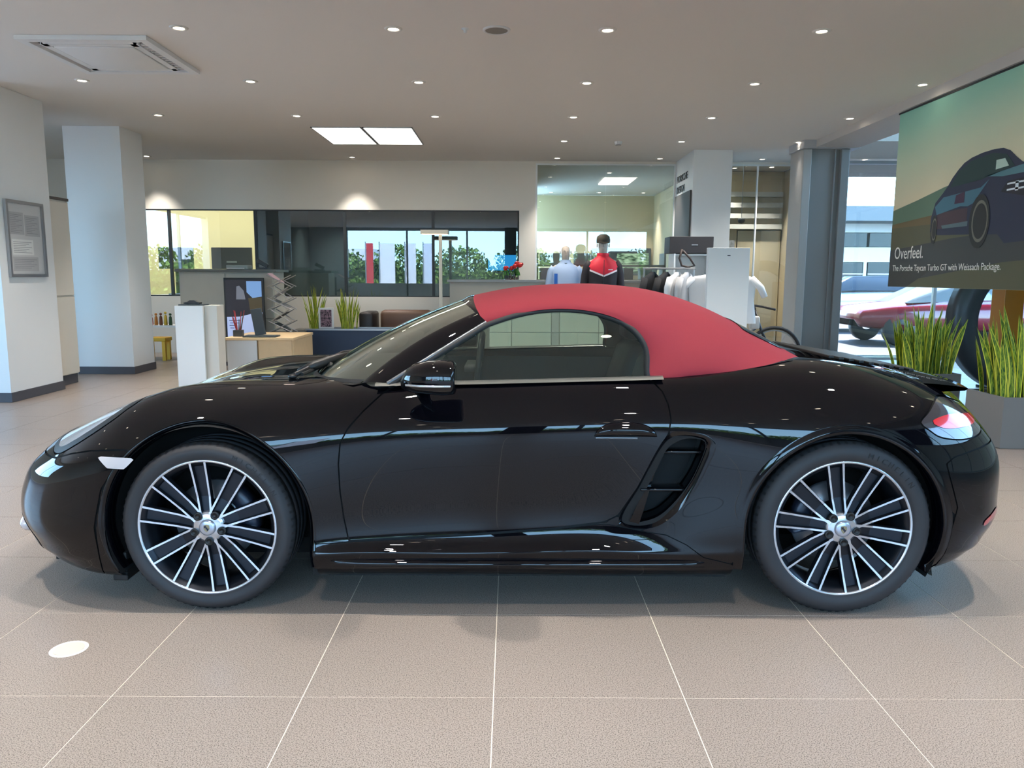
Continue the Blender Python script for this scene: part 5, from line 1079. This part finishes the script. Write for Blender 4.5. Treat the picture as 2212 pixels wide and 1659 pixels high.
def garment(x, y, z, w, h, m, label, yaw=0., sleeve=.38, grp='garments on the clothes rail', cat='jacket', name='jacket'):
    t = thing(name, label, cat, (x, y, z - h), grp); c = math.cos(yaw); s = math.sin(yaw)
    R = lambda a, b, zz: (x + a * c - b * s, y + a * s + b * c, zz)
    rows = []
    for f, ww, dd in ((-.03, .22, .022), (.0, .30, .030), (.05, .80, .034), (.11, 1.0, .040), (.25, .98, .045), (.55, .94, .050), (.85, 1.0, .055), (1, 1.02, .05)): rows.append([R(math.cos(a) * w / 2 * ww, math.sin(a) * dd * (1 + .22 * math.sin(a * 5 + f * 3)), z - h * f) for a in np.linspace(0, 2 * math.pi, 29)])
    b = part('body', ([p for r in rows for p in r], gridf(len(rows), 29)), m, t, True)
    for sg in (-1, 1): part('sleeve', tube([R(sg * w * .42, 0, z - h * .09), R(sg * w * .56, 0, z - h * .28), R(sg * (w * .60 + (0 if sleeve > .3 else .02)), .0, z - h * .1 - sleeve)], [.042, .044, .036], 10), m, b, True)
    part('hanger', J(tube([R(-w * .4, 0, z - h * .06), R(0, 0, z + .01), R(w * .4, 0, z - h * .06)], .006, 6), tube([R(0, 0, z), R(0, 0, z + .05), R(.02, 0, z + .07)], .003, 5)), M_ALU, t); return t
M_GB = mat('garment_black', (24, 24, 27), .8); M_GW = mat('garment_white', (226, 224, 222), .8)
garment(1.72, 9.5, 1.36, .40, .70, M_GB, 'black jacket hanging first from left on the clothes rail', .85)
garment(1.88, 9.5, 1.36, .40, .70, M_GB, 'black jacket with white edging hanging second from left on the rail', .85)
garment(2.02, 9.5, 1.36, .42, .62, M_GW, 'white jacket hanging beside the black ones on the rail', .9)
garment(2.14, 9.5, 1.36, .42, .62, mat('garment_grey', (190, 188, 188), .8), 'light grey jacket hanging at the right end of the rail', .9)
garment(2.56, 9.45, 1.36, .84, .60, M_GW, 'white short-sleeved shirt hanging behind the white panel, sleeves showing either side', 0.0, .22, None, 'shirt', 'shirt')
hb = thing('handbag', 'brown strap loop of a bag hanging at the shelf unit', 'bag', (2.12, 9.7, 1.2)); part('strap', tube([(2.12, 9.72, 1.66), (2.09, 9.72, 1.55), (2.12, 9.72, 1.46), (2.20, 9.72, 1.44), (2.28, 9.72, 1.46), (2.22, 9.72, 1.55), (2.13, 9.72, 1.64)], .014, 8), mat('strap_brown', (62, 48, 42), .6), hb, True)
bk = thing('bicycle', 'black bicycle standing behind the white display panel', 'bicycle', (3.1, 9.85, 0)); M_BK = mat('bike_black', (22, 22, 24), .4)
for wx in (2.35, 3.36):
    w_ = part('wheel', tube([(wx + .34 * math.cos(a), 9.85, .345 + .34 * math.sin(a)) for a in np.linspace(0, 2 * math.pi, 41)], .022, 8), mat('bike_tyre', (30, 30, 32), .7), bk, True)
    part('rim', tube([(wx + .305 * math.cos(a), 9.85, .345 + .305 * math.sin(a)) for a in np.linspace(0, 2 * math.pi, 41)], .010, 6), M_ALU, w_, True)
    for k in range(12): a = k * math.pi / 6; part('spoke', tube([(wx, 9.85, .345), (wx + .30 * math.cos(a), 9.85, .345 + .30 * math.sin(a))], .0015, 4), M_ALU, w_)
part('frame', J(tube([(2.70, 9.85, .35), (2.62, 9.85, .78)], .018, 8), tube([(2.64, 9.85, .70), (3.12, 9.85, .80)], .019, 8), tube([(2.70, 9.85, .35), (3.14, 9.85, .70)], .022, 8), tube([(3.10, 9.85, .90), (3.20, 9.85, .62), (3.36, 9.85, .345)], .018, 8), tube([(2.35, 9.85, .345), (2.70, 9.85, .35)], .012, 8), tube([(2.35, 9.85, .345), (2.64, 9.85, .72)], .010, 8)), M_BK, bk, True)
part('handlebar', tube([(3.10, 9.85, .92), (3.04, 9.72, .97), (3.10, 9.54, .96), (3.22, 9.44, .93)], .014, 8), M_BK, bk, True); part('saddle', box(2.50, 2.74, 9.69, 9.81, .80, .84, .02), M_BK, bk, True); part('front_bag', box(2.98, 3.10, 9.62, 9.72, .68, .84, .02), mat('bag_grey', (186, 182, 176), .6), bk, True)
fp = thing('wall_picture', 'small framed picture on the beige wall right of the lettered column', 'picture', (3.9, 14.27, 1.3)); part('frame', box(3.70, 4.06, 14.265, 14.298, 1.22, 1.98, .003), M_ALU, fp); part('print', box(3.72, 4.04, 14.262, 14.265, 1.24, 1.96), leaf_mat('grey_print', (90, 96, 100), (150, 156, 158)), fp)
cm = thing('ceiling_camera', 'small black and white dome camera hanging in the right glazed bay', 'camera', (3.95, 13.7, 2.1)); part('bracket', tube([(4.0, 13.7, 3.21), (4.0, 13.7, 2.32)], .006, 6), M_ALU, cm); part('dome', lathe([(.0, 0), (.05, .02), (.06, .05), (.06, .09), (.0, .10)], (4.0, 13.7, 2.24), 16), M_FRAME, cm, True)
for k in range(4):
    z = 2.75 - k * .19; t = thing('shelf_rail', 'pale horizontal rail high in the right glazed bay, %s from top' % ords[k], 'rail', (4.4, 14.25, z), 'rails in the right bay'); part('rail', box(3.72 - .0 * k, 4.88, 14.2, 14.29, z, z + .085), mat('rail_white', (206, 208, 200), .5), t)
# ---- hanging banner along the beam
bn = thing('banner', 'large hanging advertising banner of a blue car on a dusk road, upper right', 'banner', (4.25, 7.0, 1.23))
BX = 4.222; Y0, Y1, Z0, Z1 = 4.6, 8.72, 1.225, 3.075           # Y1 is the far (left) edge
def banner_mat():
    m = bpy.data.materials.new('dusk_print'); m.use_nodes = True; nt = m.node_tree; b = nt.nodes['Principled BSDF']; b.inputs['Roughness'].default_value = .6
    g = nt.nodes.new('ShaderNodeTexCoord'); s = nt.nodes.new('ShaderNodeSeparateXYZ'); r = nt.nodes.new('ShaderNodeValToRGB'); n = nt.nodes.new('ShaderNodeTexNoise'); n.inputs['Scale'].default_value = 1.2
    nt.links.new(g.outputs['Generated'], s.inputs[0]); nt.links.new(g.outputs['Object'], n.inputs[0])
    a1 = nt.nodes.new('ShaderNodeMath'); a1.operation = 'MULTIPLY_ADD'; a1.inputs[1].default_value = .16; nt.links.new(s.outputs['Y'], a1.inputs[0]); nt.links.new(s.outputs['Z'], a1.inputs[2])
    a2 = nt.nodes.new('ShaderNodeMath'); a2.operation = 'MULTIPLY_ADD'; a2.inputs[1].default_value = .05; nt.links.new(n.outputs[0], a2.inputs[0]); nt.links.new(a1.outputs[0], a2.inputs[2])
    a3 = nt.nodes.new('ShaderNodeMath'); a3.operation = 'MULTIPLY'; a3.inputs[1].default_value = .8; nt.links.new(a2.outputs[0], a3.inputs[0]); nt.links.new(a3.outputs[0], r.inputs[0]); e = r.color_ramp.elements; e[0].position = .52; e[0].color = (*s2l((232, 214, 176)), 1); e[1].position = 1.12 if False else 1.0; e[1].color = (*s2l((122, 190, 174)), 1)
    x = e.new(.70); x.color = (*s2l((206, 216, 184)), 1); x = e.new(.85); x.color = (*s2l((160, 206, 182)), 1)
    nt.links.new(r.outputs[0], b.inputs['Base Color']); return m
part('sheet', box(BX, BX + .006, Y0, Y1, Z0, Z1), banner_mat(), bn)
part('hanging_rail', box(BX - .006, BX + .014, Y0, Y1 + .02, Z1 + .001, Z1 + .018), M_FRAME, bn)
# printed layers: a = distance from the left (far) edge in metres, z = height
def pl(name, pts, m, lay, sub=None): return part(name, [(lambda q: (q[0], q[1]))(prism([(Y1 - a, z) for a, z in pts], BX - .0006 * lay - .0005, BX - .0006 * lay, 'YZ'))][0], m, sub or bn)
def pm(n, c): return mat('print_' + n, c, .6)
hills = pl('printed_hills', [(0, 2.05), (.5, 2.12), (1.0, 2.20), (1.5, 2.24), (2.0, 2.20), (2.6, 2.34), (4.1, 2.40), (4.1, 1.7), (0, 1.7)], pm('hill', (98, 122, 100)), 1)
pl('printed_field', [(0, 1.90), (.7, 1.94), (1.3, 1.96), (4.1, 1.92), (4.1, 1.3), (0, 1.3)], pm('field', (112, 96, 64)), 2, hills)
pl('printed_field', [(0, 1.86), (4.1, 1.84), (4.1, 1.226), (0, 1.226)], pm('verge', (92, 90, 66)), 3, hills)
pl('printed_road', [(0, 1.62), (1.2, 1.70), (4.1, 1.80), (4.1, 1.55), (2.0, 1.46), (.5, 1.30), (0, 1.226)], pm('road', (66, 68, 66)), 4, hills)
pl('printed_road', [(0, 1.40), (1.0, 1.45), (.4, 1.226), (0, 1.226)], pm('road_dark', (62, 62, 56)), 5, hills)
# the car: body, glasshouse, bonnet highlight, wheels
cb = pl('printed_car', [(.80, 1.78), (.80, 1.92), (.86, 2.06), (.92, 2.10), (.98, 2.14), (1.06, 2.20), (1.13, 2.27), (1.22, 2.335), (1.31, 2.385), (1.42, 2.415), (1.58, 2.435), (1.75, 2.44), (1.88, 2.43), (1.98, 2.395), (2.07, 2.33), (2.16, 2.275), (2.4, 2.27), (2.7, 2.25), (2.95, 2.21), (3.12, 2.12), (3.2, 2.02), (3.22, 1.9), (3.18, 1.75), (3.05, 1.66), (2.0, 1.62), (1.9, 1.70), (1.5, 1.72), (.95, 1.74)], pm('car_blue', (46, 50, 70)), 6)
pl('printed_panel', [(.86, 2.02), (1.0, 2.10), (1.6, 2.13), (1.72, 2.19), (1.5, 2.0), (1.42, 1.98), (1.3, 1.99), (.90, 1.94)], pm('car_light', (70, 112, 128)), 8, cb)
pl('printed_panel', [(.90, 1.95), (1.42, 1.97), (1.42, 1.80), (.92, 1.80)], pm('car_side', (74, 56, 62)), 7, cb)
pl('printed_panel', [(1.02, 1.80), (1.44, 1.80), (1.44, 1.845), (1.0, 1.83)], pm('car_sill', (92, 110, 114)), 9, cb)
pl('printed_glass', [(1.10, 2.18), (1.24, 2.32), (1.42, 2.385), (1.75, 2.41), (1.94, 2.37), (2.06, 2.26), (1.6, 2.20)], pm('car_glass', (38, 62, 60)), 10, cb)
pl('printed_glass', [(1.80, 2.34), (1.92, 2.34), (1.98, 2.27), (1.80, 2.26)], pm('glass_light', (190, 212, 196)), 11, cb)
pl('printed_panel', [(1.65, 2.22), (2.2, 2.26), (2.85, 2.235), (3.0, 2.18), (2.4, 2.19), (1.9, 2.19)], pm('bonnet_light', (84, 126, 134)), 10, cb)
pl('printed_panel', [(1.9, 2.06), (1.98, 2.14), (2.3, 2.15), (2.35, 2.06), (2.2, 2.0)], pm('lamp_housing', (38, 36, 44)), 10, cb)
for dz in (0, .05): pl('printed_lamp', [(1.98, 2.06 + dz), (2.24, 2.06 + dz), (2.24, 2.075 + dz), (1.98, 2.075 + dz)], pm('lamp_white', (240, 244, 244)), 11, cb)
pl('printed_lamp', [(2.09, 2.05), (2.13, 2.05), (2.13, 2.13), (2.09, 2.13)], pm('lamp_white', (240, 244, 244)), 11, cb)
pl('printed_panel', [(1.2, 2.02), (1.36, 2.02), (1.36, 2.12), (1.22, 2.10)], pm('mirror_wine', (70, 44, 66)), 11, cb)
for ac_, zc_, ra, rz in ((.87, 1.80, .055, .14), (1.62, 1.83, .155, .24)):
    o1 = pl('printed_wheel', [(ac_ + ra * math.cos(a), zc_ + rz * math.sin(a)) for a in np.linspace(0, 2 * math.pi, 24, endpoint=False)], pm('wheel_dark', (44, 44, 42)), 12, cb)
    pl('printed_wheel', [(ac_ + ra * .78 * math.cos(a) + .01, zc_ + rz * .78 * math.sin(a)) for a in np.linspace(0, 2 * math.pi, 24, endpoint=False)], pm('wheel_rim', (112, 110, 96)), 13, cb)
    pl('printed_wheel', [(ac_ + ra * .66 * math.cos(a) + .012, zc_ + rz * .66 * math.sin(a)) for a in np.linspace(0, 2 * math.pi, 24, endpoint=False)], pm('wheel_dark', (44, 44, 42)), 14, cb)
def btext(body, size, a, z, sx=1.): 
    v, f = textmesh(body, size, .0004, sx); return part('printed_text', ([(BX - .0004 - p[2] - .003, Y1 - a - p[0], z + p[1]) for p in v], f), pm('text_white', (246, 240, 228)), bn)
btext('Overfeel.', .185, .10, 1.525, .86)
btext('The Porsche Taycan Turbo GT with Weissach Package.', .092, .08, 1.395, .92)
# ---- dark ring stand and amber post behind the plants
rg = thing('ring_stand', 'large dark upright ring behind the right-hand snake plants', 'display ring', (5.72, 8.6, 0)); M_RG = mat('ring_grey', (52, 56, 62), .4, .3)
part('ring', ring_ if False else (lambda R, r, n=64: (lambda V: (V, [(i * 4 + j, i * 4 + (j + 1) % 4, ((i + 1) % n) * 4 + (j + 1) % 4, ((i + 1) % n) * 4 + j) for i in range(n) for j in range(4)]))([(5.72 + rr * math.cos(2 * math.pi * i / n), 8.6 + d, .865 + rr * math.sin(2 * math.pi * i / n)) for i in range(n) for rr, d in ((R, -.12), (R, .12), (r, .12), (r, -.12))]))(.83, .60), M_RG, rg, True)
part('foot', box(5.3, 6.14, 8.4, 8.8, .002, .06), M_RG, rg)
am = thing('amber_post', 'amber brown square post behind the right-hand snake plants', 'post', (5.9, 9.22, 0)); part('shaft', box(5.78, 6.02, 9.1, 9.35, .03, 1.22, .01), mat('amber', (176, 108, 20), .4), am); part('base', box(5.72, 6.08, 9.04, 9.41, .002, .03), M_FRAME, am)
# ---- planters with snake plants at right
M_PB = mat('planter_grey', (122, 120, 118), .5)
for k, (x0, x1, y0, y1, lab, lab2) in enumerate(((3.83, 4.68, 5.92, 6.42, 'grey square planter box at the right edge', 'snake plants filling the planter at the right edge'), (3.82, 4.34, 7.38, 7.82, 'grey planter box hidden behind the car tail', 'snake plants rising behind the rear deck of the car'))):
    p_ = thing('planter_box', lab, 'planter', ((x0 + x1) / 2, (y0 + y1) / 2, 0)); part('shell', J(box(x0, x1, y0, y0 + .02, .003, .405), box(x0, x1, y1 - .02, y1, .003, .405), box(x0, x0 + .02, y0 + .02, y1 - .02, .003, .405), box(x1 - .02, x1, y0 + .02, y1 - .02, .003, .405)), M_PB, p_); part('soil', box(x0 + .02, x1 - .02, y0 + .02, y1 - .02, .30, .385), mat('soil', (50, 42, 34), .9), p_)
    t = thing('snake_plant', lab2, 'plant', ((x0 + x1) / 2, (y0 + y1) / 2, .386)); snake_plant(t, x0 + .04, x1 - .05, y0 + .05, y1 - .05, .386, .46, .82 if k == 0 else .74, 110 if k == 0 else 70, 31 + k, .027)
# ---- red car parked outside beyond the glazing
rc = thing('red_car', 'dark red car parked outside behind the rear glazing', 'car', (9.0, 16.2, 0)); M_RC = mat('red_paint', (128, 10, 30), .25, 0, coat=1); M_RG2 = mat('parked_glass', (150, 160, 164), .08, .4)
sec = []
prof = [(6.95, .48, .60), (7.05, .34, .72), (7.6, .26, .80), (8.6, .24, .86), (9.8, .24, .88), (10.8, .28, .86), (11.2, .40, .80), (11.3, .50, .70)]
rows = []
for x, z0, z1 in prof:
    wv = .86 if 7.3 < x < 11 else .74; rows.append([(x, 16.2 + wv * dy, z0 + (z1 - z0) * f) for dy, f in ((-.7, 0), (-.97, .12), (-1, .5), (-.93, .85), (-.75, 1), (0, 1.05), (.75, 1), (.93, .85), (1, .5), (.97, .12), (.7, 0))])
part('body', ([p for r in rows for p in r], gridf(len(rows), 11) + [tuple(range(10, -1, -1)), tuple(range(77, 88))]), M_RC, rc, True)
rows = []
for x, z0, z1, wv in ((7.9, .82, .83, .66), (8.5, .84, 1.14, .62), (9.0, .85, 1.24, .58), (9.6, .86, 1.25, .58), (10.3, .86, 1.10, .62), (10.8, .84, .86, .66)): rows.append([(x, 16.2 + wv * dy, z0 + (z1 - z0) * f) for dy, f in ((-1.1, 0), (-1, .5), (-.9, .93), (0, 1.02), (.9, .93), (1, .5), (1.1, 0))])
part('glasshouse', ([p for r in rows for p in r], gridf(6, 7)), M_RG2, rc, True)
for x in (7.75, 10.35):
    for y in (15.36, 16.86): part('wheel', lathe([(.10, -.01), (.20, -.02), (.22, 0), (.31, 0), (.33, .03), (.33, .15), (.31, .18)], (x, y, .30), 28, 'Y'), M_FRAME, rc, True)
rw = thing('silver_car', 'silver-white car parked outside beyond the red one', 'car', (9.5, 20, 0))
rows = []
for x, z0, z1 in ((6.8, .5, .7), (7.0, .36, .84), (8.0, .28, .98), (9.4, .26, 1.02), (11.0, .28, 1.0), (11.4, .5, .8)): rows.append([(x, 20 + .88 * dy, z0 + (z1 - z0) * f) for dy, f in ((-.7, 0), (-1, .2), (-.98, .8), (-.75, 1), (.75, 1), (.98, .8), (1, .2), (.7, 0))])
part('body', ([p for r in rows for p in r], gridf(6, 8) + [tuple(range(7, -1, -1)), tuple(range(40, 48))]), mat('silver_paint', (200, 204, 206), .25, .3, coat=1), rw, True)
rows = []
for x, z0, z1 in ((7.8, .97, 1.0), (8.5, 1.0, 1.36), (10.0, 1.0, 1.40), (10.9, .98, 1.02)): rows.append([(x, 20 + .7 * dy, z0 + (z1 - z0) * f) for dy, f in ((-1.1, 0), (-.9, .95), (.9, .95), (1.1, 0))])
part('glasshouse', ([p for r in rows for p in r], gridf(4, 4)), MATS['facade_glass'], rw, True)
for x in (7.8, 10.5):
    for y in (19.15, 20.68): part('wheel', lathe([(.10, -.01), (.20, -.02), (.22, 0), (.31, 0), (.33, .03), (.33, .15), (.31, .18)], (x, y, .30), 24, 'Y'), M_FRAME, rw, True)
